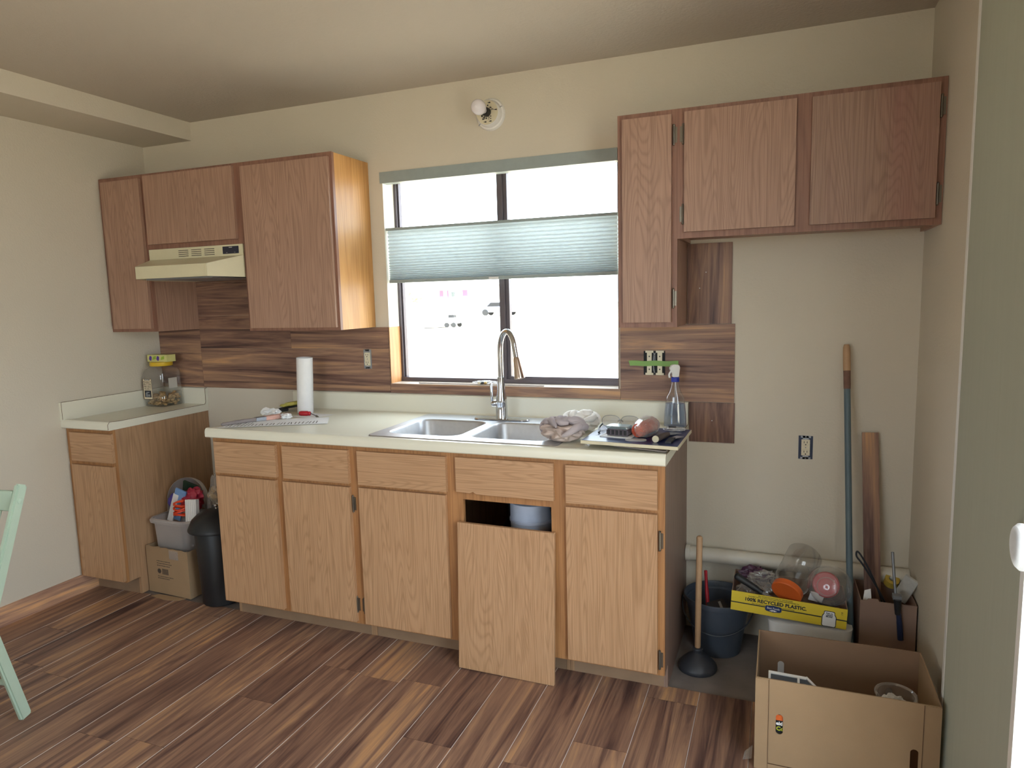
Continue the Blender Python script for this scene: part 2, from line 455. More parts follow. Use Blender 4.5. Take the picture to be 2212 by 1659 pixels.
O('sill_board', bx(WX0, WX1, -.004, YW, WZ0-.006, WZ0), simple('sill_laminate', 'CFC3B4', .35), win)
O('jamb_board', bx(WX0, WX0+.003, -.004, YW, WZ0, 1.340), oak('jamb_oak', 'C98F55', '9C6434', 'E0B27E', K=24), win)
O('jamb_board', bx(WX1-.003, WX1, -.004, YW, WZ0, 1.340), m_floor_z, win)

# cellular shade
sh = thing('cellular_shade', 'grey-green pleated cellular shade across the middle of the kitchen window', 'window shade', (2.13, .02, 1.56))
O('headrail', bx(1.538, 2.714, -.006, .045, 2.041, 2.094), m_headrail, sh, bev=.004)
O('top_rail', bx(1.552, 2.710, .008, .036, 1.815, 1.827), m_headrail, sh, bev=.002)
O('bottom_rail', bx(1.560, 2.710, .006, .038, 1.559, 1.573), m_headrail, sh, bev=.003)
b = B(); zs = [1.815]; n = 18
for i in range(n): zs.append(zs[-1]-(1.815-1.573)*(1.5-1.0*i/(n-1))/n)
zs[-1] = 1.573
for side in (-1, 1):
    prev = None
    for i in range(len(zs)):
        for j, off in ((0, .001), (1, .0125)):
            if i == len(zs)-1 and j: continue
            z = zs[i] if j == 0 else (zs[i]+zs[i+1])/2
            y = .022+side*(off)
            row = (b.verts.new((1.558, y, z)), b.verts.new((2.709, y, z)))
            if prev: b.faces.new((prev[0], prev[1], row[1], row[0]))
            prev = row
O('pleated_fabric', b, m_shade, sh)
O('handle_tab', bx(2.100, 2.147, .001, .009, 1.816, 1.823), m_clear, sh, bev=.001); O('handle_tab', bx(2.101, 2.148, -.001, .007, 1.561, 1.570), m_white, sh, bev=.001)
b = B(); 
for x in (1.75, 2.5): box(b, x-.0006, x+.0006, .02, .0212, 1.827, 2.042)
OS('lift_cord', b, m_white, sh)

# vertical shade over the patio door at right
ps = thing('patio_door_shade', 'tall grey-green vertical pleated shade with white rail, at right edge', 'window shade', (3.835, -1.1, .02))
O('side_rail', bx(3.836, 3.868, -.822, -.802, .02, 2.40), m_white, ps, bev=.002)
b = B(); prev = None; n = 34
for i in range(n*2+1):
    y = -.822-.585*i/(n*2); x = 3.838+(.010 if i % 2 else 0)
    row = (b.verts.new((x, y, .03)), b.verts.new((x, y, 2.36)))
    if prev: b.faces.new((prev[0], prev[1], row[1], row[0]))
    prev = row
prev = None
for i in range(n*2+1):
    y = -.822-.585*i/(n*2); x = 3.866-(.010 if i % 2 else 0)
    row = (b.verts.new((x, y, .03)), b.verts.new((x, y, 2.36)))
    if prev: b.faces.new((prev[0], prev[1], row[1], row[0]))
    prev = row
O('pleated_fabric', b, m_shadeg, ps)
O('head_rail', bx(3.834, 3.869, -2.76, -.80, 2.36, 2.40), m_white, ps, bev=.003)
O('moving_rail', bx(3.832, 3.868, -1.432, -1.408, .03, 2.36), m_white, ps, bev=.003)
b = B(); M = Matrix.Translation((3.830, -1.435, .962)) @ Matrix.Rotation(-pi/2, 4, 'Y')
lathe(b, [(.008, -.002), (.040, -.002), (.046, .004), (.046, .010), (.040, .016), (.030, .012), (.001, .011)], 28, M, True, True)
O('round_handle', b, fabric('backlit_white_plastic', 'F2F0EC', 'F0F2F6', .5), ps, smooth=30)
# patio door itself
pd = S('door_1', B(), m_white)
for a in ((3.90, 3.96, -.84, -.80, 0, 2.36), (3.90, 3.96, -2.76, -2.72, 0, 2.36), (3.90, 3.96, -1.80, -1.74, 0, 2.36), (3.90, 3.96, -2.76, -.80, 2.31, 2.36), (3.90, 3.96, -2.76, -.80, -.01, .05)):
    O('frame', bx(*a), m_white, pd, bev=.002)
O('pane', bx(3.928, 3.931, -2.72, -1.80, .05, 2.31), m_glass, pd); O('pane', bx(3.928, 3.931, -1.74, -.84, .05, 2.31), m_glass, pd)
rw = S('rear_fill_window', B(), m_bronze)  # unseen window behind the camera, added and sized for fill daylight
for a in ((.8, .84, -5.10, -5.06, .8, 2.10), (2.56, 2.6, -5.10, -5.06, .8, 2.10), (1.67, 1.73, -5.10, -5.06, .8, 2.10), (.84, 2.56, -5.10, -5.06, .8, .84), (.84, 2.56, -5.10, -5.06, 2.06, 2.10)):
    O('frame', bx(*a), m_bronze, rw)
O('pane', bx(.84, 1.67, -5.081, -5.079, .84, 2.06), m_glass, rw); O('pane', bx(1.73, 2.56, -5.081, -5.079, .84, 2.06), m_glass, rw)

# ---------------------------------------------------------------- cabinets
def hinge(parent, x, z, y, side):
    b = B(); rod(b, (x, y-.004, z-.032), (x, y-.004, z+.032), .0045, n=8); box(b, min(x, x+side*.012), max(x, x+side*.012), y-.003, y+.0, z-.028, z+.028)
    for dz in (-.034, .034): blob(b, (x, y-.004, z+dz), (.005, .005, .005), 0, 1, 1)
    O('hinge', b, m_hinge, parent, smooth=40)
DY0, DY1 = -.6344, -.6168     # door thickness range, base cabinets
def door(parent, x0, x1, z0, z1, y0=DY0, y1=DY1, mat=None, name='door'):
    return O(name, bx(x0, x1, y0, y1, z0, z1), mat or m_oak, parent, bev=.0015)
def frame(parent, x0, x1, z0, z1, holes, y0, y1, mat):
    """face frame: board with rectangular openings, from a grid"""
    xs = sorted({x0, x1, *[h[0] for h in holes], *[h[1] for h in holes]}); zz = sorted({z0, z1, *[h[2] for h in holes], *[h[3] for h in holes]})
    b = B()
    for a, c in zip(xs, xs[1:]):
        for e, g in zip(zz, zz[1:]):
            if any(h[0] <= (a+c)/2 <= h[1] and h[2] <= (e+g)/2 <= h[3] for h in holes): continue
            box(b, a, c, y0, y1, e, g)
    bmesh.ops.remove_doubles(b, verts=b.verts, dist=1e-5)
    dup = {}
    for fc in list(b.faces):
        key = tuple(sorted(v.index for v in fc.verts)); 
        c = fc.calc_center_median(); key = (round(c.x, 4), round(c.y, 4), round(c.z, 4)); dup.setdefault(key, []).append(fc)
    bmesh.ops.delete(b, geom=[q for l in dup.values() if len(l) > 1 for q in l], context='FACES')
    O('face_frame', b, mat, parent)
ZT = .8757; FY0, FY1 = -.6164, -.598
def base_cab(label, x0, x1, drawers, doors, leftside, rightside, extra_holes=()):
    t = thing('base_cabinet', label, 'cabinet', ((x0+x1)/2, -.3, 0), group='base cabinets under the sink counter')
    holes = [(a+.012, c-.012, .725, .845) for a, c in drawers]+[(a+.012, c-.012, .115, .687) for a, c in doors]+list(extra_holes)
    frame(t, x0, x1, .09, ZT, holes, FY0, FY1, m_frame)
    O('side_panel', prism(B(), [(FY1, .09), (-.535, .09), (-.535, 0), (-.002, 0), (-.002, ZT-.001), (FY1, ZT-.001)], 'x', x0+.0005, x0+.016), leftside, t)
    O('side_panel', prism(B(), [(FY1, .09), (-.535, .09), (-.535, 0), (-.002, 0), (-.002, ZT-.001), (FY1, ZT-.001)], 'x', x1-.016, x1-.0005), rightside, t)
    O('back_panel', bx(x0+.016, x1-.016, -.012, -.003, .09, ZT-.19), m_side, t)
    O('bottom_panel', bx(x0+.016, x1-.016, FY1, -.012, .09, .105), m_side, t)
    O('toe_kick', bx(x0+.016, x1-.016, -.535, -.522, 0, .0895), m_toe, t)
    for a, c in drawers: door(t, a, c, .714, .857, mat=m_oakh, name='drawer_front')
    for a, c in doors: door(t, a, c, .103, .699)
    return t
cA = base_cab('oak base cabinet with two drawers and two doors, left end of sink counter', .967, 1.730, [(.986, 1.330), (1.368, 1.706)], [(.986, 1.322), (1.362, 1.706)], m_side, m_side)
hinge(cA, 1.713, .625, FY0, 1); hinge(cA, 1.706, .178, FY0, 1)
cB = thing('base_cabinet', 'oak sink base cabinet with an open doorless bay under the chipped drawer front', 'cabinet', (2.18, -.3, 0), group='base cabinets under the sink counter')
frame(cB, 1.730, 2.632, .09, ZT, [(1.765, 2.15, .725, .845), (2.215, 2.595, .725, .845), (1.765, 2.15, .115, .687), (2.226, 2.591, .115, .687)], FY0, FY1, m_frame)
sp_ = [(FY1, .09), (-.535, .09), (-.535, 0), (-.002, 0), (-.002, ZT-.001), (FY1, ZT-.001)]
O('side_panel', prism(B(), sp_, 'x', 1.7305, 1.745), m_side, cB); O('side_panel', prism(B(), sp_, 'x', 2.617, 2.6315), m_side, cB)
O('back_panel', bx(1.745, 2.617, -.012, -.003, .09, .68), m_side, cB); O('bottom_panel', bx(1.745, 2.617, FY1, -.012, .09, .105), m_side, cB)
O('toe_kick', bx(1.746, 2.616, -.535, -.522, 0, .0895), m_toe, cB)
door(cB, 1.752, 2.162, .714, .857, mat=m_oakh, name='drawer_front'); door(cB, 1.752, 2.156, .103, .701)
chip = [(2.204, .720), (2.245, .719), (2.262, .717), (2.278, .725), (2.290, .716), (2.32, .7155), (2.606, .7155), (2.606, .859), (2.204, .859)]
O('drawer_front', prism(B(), chip, 'y', DY0, DY1), m_oakh, cB, bev=.0012, label='chipped oak drawer front')
hinge(cB, 1.744, .178, FY0-.001, -1)
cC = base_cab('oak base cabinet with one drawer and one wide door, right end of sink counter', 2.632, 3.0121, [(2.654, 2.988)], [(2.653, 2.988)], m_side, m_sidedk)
hinge(cC, 2.995, .600, FY0, 1); hinge(cC, 2.995, .152, FY0, 1)
# loose door leaning on the sink base
ld = bx(-.200, .200, -.009, .009, 0, .597)
bmesh.ops.transform(ld, matrix=Matrix.Translation((2.405, -.6585, .0025)) @ Matrix.Rotation(radians(-1.9), 4, 'X') @ Matrix.Rotation(radians(.6), 4, 'Y'), verts=ld.verts)
T1('loose_cabinet_door', ld, m_oak, 'loose oak cabinet door standing on the floor against the sink cabinet', 'cabinet door', bev=.0018)

# left end base cabinet (beside the stove gap)
cL = thing('base_cabinet', 'narrow oak base cabinet with long bare side against left wall', 'cabinet', (.16, -.3, 0))
frame(cL, .002, .3243, .09, ZT, [(.055, .31, .725, .845), (.055, .31, .115, .687)], FY0, FY1, m_frame)
O('side_panel', prism(B(), sp_, 'x', .310, .3240), m_side, cL); O('side_panel', prism(B(), sp_, 'x', .0025, .014), m_side, cL)
O('toe_kick', bx(.014, .310, -.535, -.522, 0, .0895), m_toe, cL)
door(cL, .044, .332, .711, .857, mat=m_oakh, name='drawer_front'); door(cL, .038, .326, .100, .692)

# upper cabinets
UY0, UY1 = -.2991, -.281; UD0, UD1 = -.317, -.2995
def upper(label, x0, x1, z0, z1, doors, dmats, group=None, fmat=None, lm=None, rm=None):
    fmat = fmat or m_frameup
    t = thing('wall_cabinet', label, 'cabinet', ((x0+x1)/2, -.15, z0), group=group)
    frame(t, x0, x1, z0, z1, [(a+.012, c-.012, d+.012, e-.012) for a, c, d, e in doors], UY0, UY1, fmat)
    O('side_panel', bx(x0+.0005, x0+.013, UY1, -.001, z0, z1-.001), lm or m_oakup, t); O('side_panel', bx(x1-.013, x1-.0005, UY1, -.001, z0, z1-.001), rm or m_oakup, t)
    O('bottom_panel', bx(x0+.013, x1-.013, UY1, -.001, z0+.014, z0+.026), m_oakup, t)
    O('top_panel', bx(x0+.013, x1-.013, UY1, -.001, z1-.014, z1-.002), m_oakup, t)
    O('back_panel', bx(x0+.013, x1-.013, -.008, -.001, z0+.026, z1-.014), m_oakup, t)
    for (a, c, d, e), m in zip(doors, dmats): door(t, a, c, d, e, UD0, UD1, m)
    return t
Z0, Z1 = 1.3422, 2.1472
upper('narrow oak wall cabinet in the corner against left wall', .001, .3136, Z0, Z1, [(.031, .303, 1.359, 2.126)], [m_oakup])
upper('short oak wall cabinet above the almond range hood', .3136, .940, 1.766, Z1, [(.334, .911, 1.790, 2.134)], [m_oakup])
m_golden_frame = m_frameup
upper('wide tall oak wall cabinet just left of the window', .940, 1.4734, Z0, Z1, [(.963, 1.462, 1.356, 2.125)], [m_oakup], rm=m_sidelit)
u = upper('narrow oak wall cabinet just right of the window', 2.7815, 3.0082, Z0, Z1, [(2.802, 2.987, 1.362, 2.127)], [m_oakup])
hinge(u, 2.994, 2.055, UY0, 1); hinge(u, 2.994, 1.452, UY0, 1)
u = upper('wide short two-door oak wall cabinet above the empty fridge space', 3.0082, 3.869, 1.6753, Z1, [(3.034, 3.415, 1.698, 2.130), (3.465, 3.846, 1.697, 2.128)], [m_oakup, m_oakhaze])
hinge(u, 3.028, 2.055, UY0, -1); hinge(u, 3.028, 1.765, UY0, -1); hinge(u, 3.853, 2.055, UY0, 1); hinge(u, 3.853, 1.775, UY0, 1)

# ---------------------------------------------------------------- countertops
CF = -.6406; CT = .914
def counter_nose(b, x0, x1):
    P = [(-.575, ZT), (CF+.004, ZT), (CF, ZT+.004), (CF, .900), (CF+.003, .911), (CF+.010, .9175), (CF+.022, .9185), (CF+.040, .9150), (-.575, CT)]
    prism(b, P, 'x', x0, x1)
SX0, SX1, SY0, SY1 = 1.80, 2.585, -.575, -.075
ct = thing('countertop', 'long cream laminate sink countertop with backsplash', 'countertop', (1.98, -.32, ZT))
b = B(); counter_nose(b, .9459, 3.018)
box(b, .9459, SX0, -.575, -.001, ZT, CT); box(b, SX1, 3.018, -.575, -.001, ZT, CT); box(b, SX0, SX1, SY1, -.001, ZT, CT)
O('slab', b, m_lam, ct, smooth=35)
O('backsplash', prism(B(), [(-.001, CT), (-.034, CT), (-.024, CT+.004), (-.0205, CT+.014), (-.0192, 1.000), (-.014, 1.0065), (-.001, 1.0065)], 'x', .9459, 3.018), m_lam, ct, smooth=35)
O('end_seam', bx(3.018, 3.0188, CF+.002, CF+.0045, ZT+.002, .905), m_lamedge, ct)
b = B()
pp = [(CF+.002, .905), (CF+.012, .9180), (CF+.03, .917), (-.575, .9142), (-.03, .9142), (-.021, .925), (-.0195, 1.004)]
for (y, z), (y2, z2) in zip(pp, pp[1:]): rod(b, (3.0182, y, z), (3.0182, y2, z2), .0012, n=5)
O('end_seam', b, m_lamedge, ct)
cl = thing('countertop', 'small cream laminate countertop in the left corner', 'countertop', (.16, -.32, ZT))
b = B(); counter_nose(b, .0005, .330); box(b, .0005, .330, -.575, -.001, ZT, CT); O('slab', b, m_lam, cl, smooth=35)
O('backsplash', bx(.021, .330, -.0192, -.001, CT, 1.006), m_lam, cl, bev=.002); O('backsplash', bx(.0005, .0195, CF, -.001, CT, 1.006), m_lam, cl, bev=.002)
b = B(); pp = [(CF+.001, ZT+.003), (CF+.001, .905), (CF+.012, .9180), (CF+.03, .917), (-.575, .9142), (-.03, .9142), (-.021, .925), (-.0195, 1.004), (-.004, 1.006)]
for (y, z), (y2, z2) in zip(pp, pp[1:]): rod(b, (.3302, y, z), (.3302, y2, z2), .0011, n=5)
rod(b, (.019, CF-.0005, .92), (.019, CF-.0005, 1.005), .001, n=5); rod(b, (.019, CF, 1.0065), (.019, -.02, 1.0065), .001, n=5)
O('end_seam', b, m_lamedge, cl)

# ---------------------------------------------------------------- sink and tap
sk = thing('kitchen_sink', 'stainless steel double-bowl sink set in the cream countertop', 'sink', (2.19, -.32, CT))
ro = rrect(1.780, 2.606, -.595, -.050, .03, 5); bowls = [rrect(1.826, 2.166, -.532, -.185, .06, 6), rrect(2.208, 2.560, -.532, -.185, .06, 6)]
b = B(); loops = []
zr = CT+.0045
def loop(pts, z): return [b.verts.new((x, y, z)) for x, y in pts]
outer = loop(ro, zr); low = loop(rrect(1.776, 2.610, -.599, -.046, .034, 5), CT+.0006)
for i in range(len(outer)): b.faces.new((outer[i], outer[(i+1) % len(outer)], low[(i+1) % len(low)], low[i]))
ed = []
for q in [outer]+[loop(p, zr) for p in bowls]:
    loops.append(q)
    for i in range(len(q)):
        e = b.edges.get((q[i], q[(i+1) % len(q)])) or b.edges.new((q[i], q[(i+1) % len(q)])); ed.append(e)
bmesh.ops.triangle_fill(b, use_beauty=True, use_dissolve=False, edges=ed)
O('rim', b, m_steel, sk)
for bi, (x0, x1) in enumerate(((1.826, 2.166), (2.208, 2.560))):
    b = B(); rings = []
    for ins, z, r in ((0, zr, .06), (.006, CT-.004, .057), (.010, CT-.12, .055), (.022, CT-.150, .06), (.05, CT-.162, .06)):
        rings.append(loop(rrect(x0+ins, x1-ins, -.532+ins, -.185-ins, r, 6), z))
    for A, D in zip(rings, rings[1:]):
        for i in range(len(A)): b.faces.new((A[i], A[(i+1) % len(A)], D[(i+1) % len(D)], D[i]))
    b.faces.new(rings[-1]); bmesh.ops.recalc_face_normals(b, faces=b.faces)
    o = O('bowl', b, m_steel, sk, smooth=60)
    b = B(); lathe(b, [(.045, 0), (.043, .002), (.034, .001), (.030, -.003), (.002, -.004)], 20, Matrix.Translation(((x0+x1)/2, -.36, CT-.161)), True, True)
    O('drain', b, m_chrome, sk, smooth=40)
b = B(); lathe(b, [(.024, 0), (.023, .003), (.018, .005), (.001, .0055)], 20, Matrix.Translation((2.43, -.118, zr)), True); O('hole_cover', b, m_steel, sk, smooth=40)
fa = thing('kitchen_tap', 'chrome gooseneck pull-down kitchen tap behind the sink', 'tap', (2.20, -.125, zr))
FX, FY = 2.203, -.135
O('deck_plate', prism(B(), rrect(2.068, 2.335, FY-.029, FY+.027, .027, 6), 'z', zr, zr+.008), m_chrome, fa, bev=.003)
b = B(); lathe(b, [(.029, 0), (.0275, .004), (.0265, .05), (.0255, .066), (.026, .068), (.0255, .085), (.023, .105), (.019, .125), (.0165, .17), (.0165, .19)], 24, Matrix.Translation((FX, FY, zr+.008)), True, True)
O('body', b, m_chrome, fa, smooth=40)
dx, dy = .83, -.56
P = [(FX, FY, 1.105), (FX, FY, 1.17), (FX, FY, 1.235)]
R_ = .058
for i in range(1, 13):
    a = pi*i/12*.93; P.append((FX+dx*(R_-R_*cos(a)), FY+dy*(R_-R_*cos(a)), 1.235+.088*sin(a)*1.0))
end = Vector(P[-1]); tip = end+Vector((dx*.012, dy*.012, -.045)); P.append(tuple(tip))
O('neck', tube(B(), smoothpts(P, 3), .0125, 16), m_chrome, fa, smooth=60)
q = tip+Vector((dx*.022, dy*.022, -.088))
b = B(); M, L = axis_M(tip, q); lathe(b, [(.0130, -.003), (.0145, 0), (.0155, .01), (.0235, L-.006), (.0235, L), (.018, L+.002), (.017, L-.001), (.001, L-.001)], 20, M, True, True)
O('spray_head', b, simple('champagne_steel', 'C6B4A6', .25, 1, var=.02), fa, smooth=40)
b = B(); mid = tip.lerp(q, .45)-Vector((dx*.020, dy*.020, 0)); blob(b, mid, (.006, .006, .009), 0, 1, 2); blob(b, tip.lerp(q, .8)-Vector((dx*.022, dy*.022, 0)), (.004, .004, .014), 0, 1, 2); O('spray_button', b, m_black, fa, smooth=60)
b = B(); rod(b, (FX-.012, FY-.006, .998), (FX-.046, FY-.012, .994), .016, .014, 16, rnd=1); O('handle_hub', b, m_chrome, fa, smooth=50)
b = B(); rod(b, (FX-.040, FY-.012, .998), (FX-.046, FY-.010, 1.090), .006, .0075, 12, rnd=1); O('lever', b, m_chrome, fa, smooth=50)

# ---------------------------------------------------------------- range hood
hd = thing('range_hood', 'almond under-cabinet range hood with slotted front and dark control plate', 'range hood', (.63, -.23, 1.606))
O('upper_box', bx(.320, .936, -.303, -.008, 1.708, 1.765), m_hood, hd, bev=.002)
b = B()
top = [(.320, -.303, 1.712), (.936, -.303, 1.712), (.936, -.010, 1.712), (.320, -.010, 1.712)]
lipt = [(.397, -.46, 1.670), (.856, -.46, 1.670)]; lipb = [(.397, -.46, 1.610), (.856, -.46, 1.610)]
v = {n_: b.verts.new(c) for n_, c in dict(a=top[0], b=top[1], c=top[2], d=top[3], e=lipt[0], f=lipt[1], g=lipb[0], h=lipb[1], i=(.320, -.303, 1.606), j=(.936, -.303, 1.606), k=(.936, -.010, 1.606), l=(.320, -.010, 1.606)).items()}
for s in ('abfe', 'efhg', 'bjhf', 'aegi', 'bckj', 'ailda'[:4], 'dlkc'):
    try: b.faces.new([v[c] for c in s])
    except Exception: pass
b.faces.new([v[c] for c in 'dcba'])
bmesh.ops.recalc_face_normals(b, faces=b.faces)
O('canopy', b, m_hood, hd)
O('underside_filter', bx(.42, .85, -.42, -.03, 1.604, 1.612), m_galv, hd, bev=.002)
O('lip_panel', bx(.41, .843, -.4612, -.4598, 1.616, 1.664), m_hood, hd, bev=.0005)
b = B()
for gx in (.555, .640, .725):
    for i in range(4): box(b, gx-.032, gx+.032, -.3045, -.3015, 1.7215+i*.0095, 1.7243+i*.0095)
OS('vent_slot', b, m_ink, hd)
O('control_plate', bx(.812, .910, -.3055, -.302, 1.7215, 1.7570), simple('control_navy', '1B2136', .3), hd, bev=.001)
O('small_mark', bx(.852, .872, -.3060, -.3054, 1.7505, 1.7530), m_white, hd)
b = B()
for x in (.838, .888): box(b, x-.004, x+.004, -.307, -.3054, 1.7255, 1.7285)
OS('rocker_switch', b, m_galv, hd)

# ---------------------------------------------------------------- wall light
wl = thing('wall_light', 'bare bulb in round white wall lamp holder above the window', 'lamp', (2.135, -.02, 2.23))
MY = Matrix.Translation((2.135, 0, 2.296)) @ Matrix.Rotation(pi/2, 4, 'X')
b = B(); lathe(b, [(.071, 0), (.071, .004), (.066, .012), (.060, .014), (.056, .040), (.053, .044), (.001, .044)], 40, MY, True); O('ceramic_base', b, m_white, wl, smooth=35)
b = B(); lathe(b, [(.0525, .0445), (.0515, .0458), (.020, .0462)], 40, MY, True, True); O('cover_ring', b, m_ivory, wl, smooth=35)
b = B(); lathe(b, [(.020, .045), (.019, .078), (.016, .080)], 20, MY, True, True); O('socket', b, m_black, wl, smooth=35)
b = B()
for i in range(26):
    a = random.uniform(0, 2*pi); r = .022+random.random()*.012; s = random.uniform(.0012, .003)
    box(b, 2.135+r*cos(a)-s, 2.135+r*cos(a)+s, -.0472, -.0461, 2.296+r*sin(a)-s, 2.296+r*sin(a)+s)
O('scorch_flecks', b, m_black, wl, kind='stuff')
b = B()
for a in (75, 10, 255, 290):
    x, z = 2.135+.042*cos(radians(a)), 2.296+.042*sin(radians(a)); box(b, x-.005, x+.004, -.0472, -.0461, z-.0015, z+.0015); lathe(b, [(.0032, 0), (.0032, .001)], 10, Matrix.Translation((x+.004, -.0461, z)) @ Matrix.Rotation(pi/2, 4, 'X'), True, True)
OS('keyhole_slot', b, m_black, wl)
b = B()
for a in (20, 225): 
    x, z = 2.135+.058*cos(radians(a)), 2.296+.058*sin(radians(a)); rod(b, (x, -.028, z), (x+.012*cos(radians(a)), -.028, z+.012*sin(radians(a))), .0018, n=6)
OS('set_screw', b, m_galv, wl)
b = B(); lathe(b, [(.013, .074), (.014, .088), (.018, .098), (.026, .112), (.0315, .128), (.0325, .140), (.030, .153), (.023, .163), (.012, .169), (.001, .171)], 28, MY); O('bulb', b, simple('bulb_glass', 'E4DEE2', .12, var=.01), wl, smooth=60)

# ---------------------------------------------------------------- outlets
def duplex(label, x, z, y, bxw, bxh, boxmat):
    t = thing('outlet', label, 'outlet', (x, y, z-bxh/2))
    O('wall_box', bx(x-bxw/2, x+bxw/2, y-.0012, y+.0, z-bxh/2, z+bxh/2), boxmat, t)
    b = bx(x-.011, x+.011, y-.003, y-.0012, z-bxh/2-.001, z+bxh/2+.001); box(b, x-.019, x+.019, y-.003, y-.0012, z+bxh/2-.008, z+bxh/2); box(b, x-.019, x+.019, y-.003, y-.0012, z-bxh/2, z-bxh/2+.008)
    O('yoke', b, m_galv, t)
    O('socket_body', bx(x-.016, x+.016, y-.004, y-.001, z-.033, z+.033), m_ivory, t, bev=.002)
    for s in (-1, 1):
        q = O('socket_face', prism(B(), [(x+.0165*cos(a)*1.0, z+s*.0195+.0145*sin(a)) for a in [2*pi*i/16 for i in range(16)]], 'y', y-.0065, y-.003), m_ivory, t, bev=.001)
        b = B(); zc = z+s*.0195
        for dx in (-.006, .0055): box(b, x+dx-.0011, x+dx+.0011, y-.0072, y-.0062, zc-.001, zc+.007)
        lathe(b, [(.0026, 0), (.0026, .001)], 10, Matrix.Translation((x, y-.0062, zc-.007)) @ Matrix.Rotation(pi/2, 4, 'X'), True, True)
        OS('slot', b, m_black, t)
    b = B()
    for dz in (0, bxh/2-.003, -bxh/2+.003): lathe(b, [(.0025, 0), (.002, .0012)], 8, Matrix.Translation((x, y-.004, z+dz)) @ Matrix.Rotation(pi/2, 4, 'X'), True, True)
    OS('screw', b, m_galv, t)
    return t
duplex('uncovered ivory outlet in the wood planks left of the window', 1.4185, 1.180, -.0062, .046, .098, m_galv)
duplex('uncovered ivory outlet on the bare wall of the fridge space', 3.484, .8335, -.0002, .054, .096, m_navy)
t = thing('switch_box', 'uncovered two-gang switch box in planks right of the window', 'outlet', (2.872, -.006, 1.122))
O('wall_box', bx(2.826, 2.918, -.0085, -.0062, 1.123, 1.226), m_dark, t)
for x in (2.851, 2.896):
    b = bx(x-.010, x+.010, -.0125, -.0085, 1.122, 1.228)
    box(b, x-.017, x+.017, -.0115, -.0085, 1.122, 1.131); box(b, x-.017, x+.017, -.0115, -.0085, 1.219, 1.228)
    O('device', b, m_ivory, t, bev=.001)
    b = B()
    for dz in (-.028, .028): box(b, x-.0022, x+.0022, -.0135, -.012, 1.175+dz-.003, 1.175+dz+.003)
    OS('slot', b, m_dark, t)
b = B()
for i in range(4): tube(b, smoothpts([(2.868+.003*i, -.0085, 1.218), (2.872+.004*(-1)**i, -.0115, 1.20-.006*i), (2.868, -.0115, 1.15+.01*i), (2.874, -.0085, 1.13)], 4), .0012, 5)
OS('wire', b, m_galv, t)
b = B(); n = 16; prev = None
for i in range(n+1):
    x = 2.761+(2.975-2.761)*i/n; y = -.0145-.0006*sin(i*1.3); dz = .0012*sin(i*.9)
    row = (b.verts.new((x+(.006 if i == 0 else 0), y, 1.1615+dz)), b.verts.new((x, y, 1.184+dz)))
    if prev: b.faces.new((prev[0], row[0], row[1], prev[1]))
    prev = row
b.normal_update(); bmesh.ops.solidify(b, geom=b.faces, thickness=.0004)
T1('green_tape', b, m_green, 'strip of green masking tape across the open switch box', 'tape')


# ================================================================ things on the counter
def sheet(bm, poly, z, n=0, lift=None, th=.0004):
    """thin paper sheet from a polygon, corners lifted"""
    vs = [bm.verts.new((x, y, z+(lift[i] if lift else 0))) for i, (x, y) in enumerate(poly)]
    fc = bm.faces.new(vs); bm.normal_update(); bmesh.ops.solidify(bm, geom=[fc], thickness=th); return bm
def crumple(bm, c, s, seed, amp=.35, sub=4, fr=1.8, flat=None, M=None, hf=.7):
    """crumpled cloth or bag: folded ball with ridges"""
    r = bmesh.ops.create_icosphere(bm, subdivisions=sub, radius=1)
    for v in r['verts']:
        p = v.co.copy(); q = p*fr+Vector((seed*5.3, seed*2.9, seed*1.1))
        d = noise.noise_vector(q*.8)*.7
        h = abs(noise.noise(q+d))*1.7+abs(noise.noise(q*2.3+d*2))*hf
        p = p*(1.12-amp*h*1.6); p = Vector((p.x*s[0], p.y*s[1], p.z*s[2]))
        if M: p = M @ p
        v.co = p+Vector(c)
        if flat is not None and v.co.z < flat: v.co.z = flat+.0004*random.random()
    return bm

# paper roll
b = B(); pts = []
for i in range(46):
    a = i/46*2*pi*2.15; r = .0405-.0022*a/(2*pi); pts.append((r*cos(a+.9), r*sin(a+.9)))
M = Matrix.Translation((1.128, -.155, CT+.0008)) @ Matrix.Rotation(radians(3.0), 4, 'Y')
lo = [b.verts.new(M @ Vector((x, y, 0))) for x, y in pts]; hi = [b.verts.new(M @ Vector((x, y, .284))) for x, y in pts]
for i in range(45): b.faces.new((lo[i], lo[i+1], hi[i+1], hi[i]))
b.normal_update(); bmesh.ops.solidify(b, geom=b.faces, thickness=-.0006)
T1('paper_roll', b, m_paper, 'white rolled-up paper tube standing upright on left end of counter', 'paper roll', smooth=50)

# screwdriver
t = thing('screwdriver', 'red-handled screwdriver lying at the foot of white paper roll', 'screwdriver', (1.17, -.21, CT))
b = B(); a_, c_ = Vector((1.150, -.232, CT+.0125)), Vector((1.212, -.222, CT+.0125))
M, L = axis_M(a_, c_); lathe(b, [(.004, 0), (.010, .003), (.012, .012), (.012, .045), (.009, .052), (.011, .058), (.007, L)], 10, M, True, True); O('handle', b, m_red, t, smooth=50)
b = B(); rod(b, c_, (1.268, -.250, CT+.006), .003, .003, 8); O('blade', b, m_galv, t, smooth=50)
b = B(); rod(b, (1.266, -.249, CT+.006), (1.285, -.258, CT+.0045), .0055, .002, 8); O('tip', b, m_hinge, t)

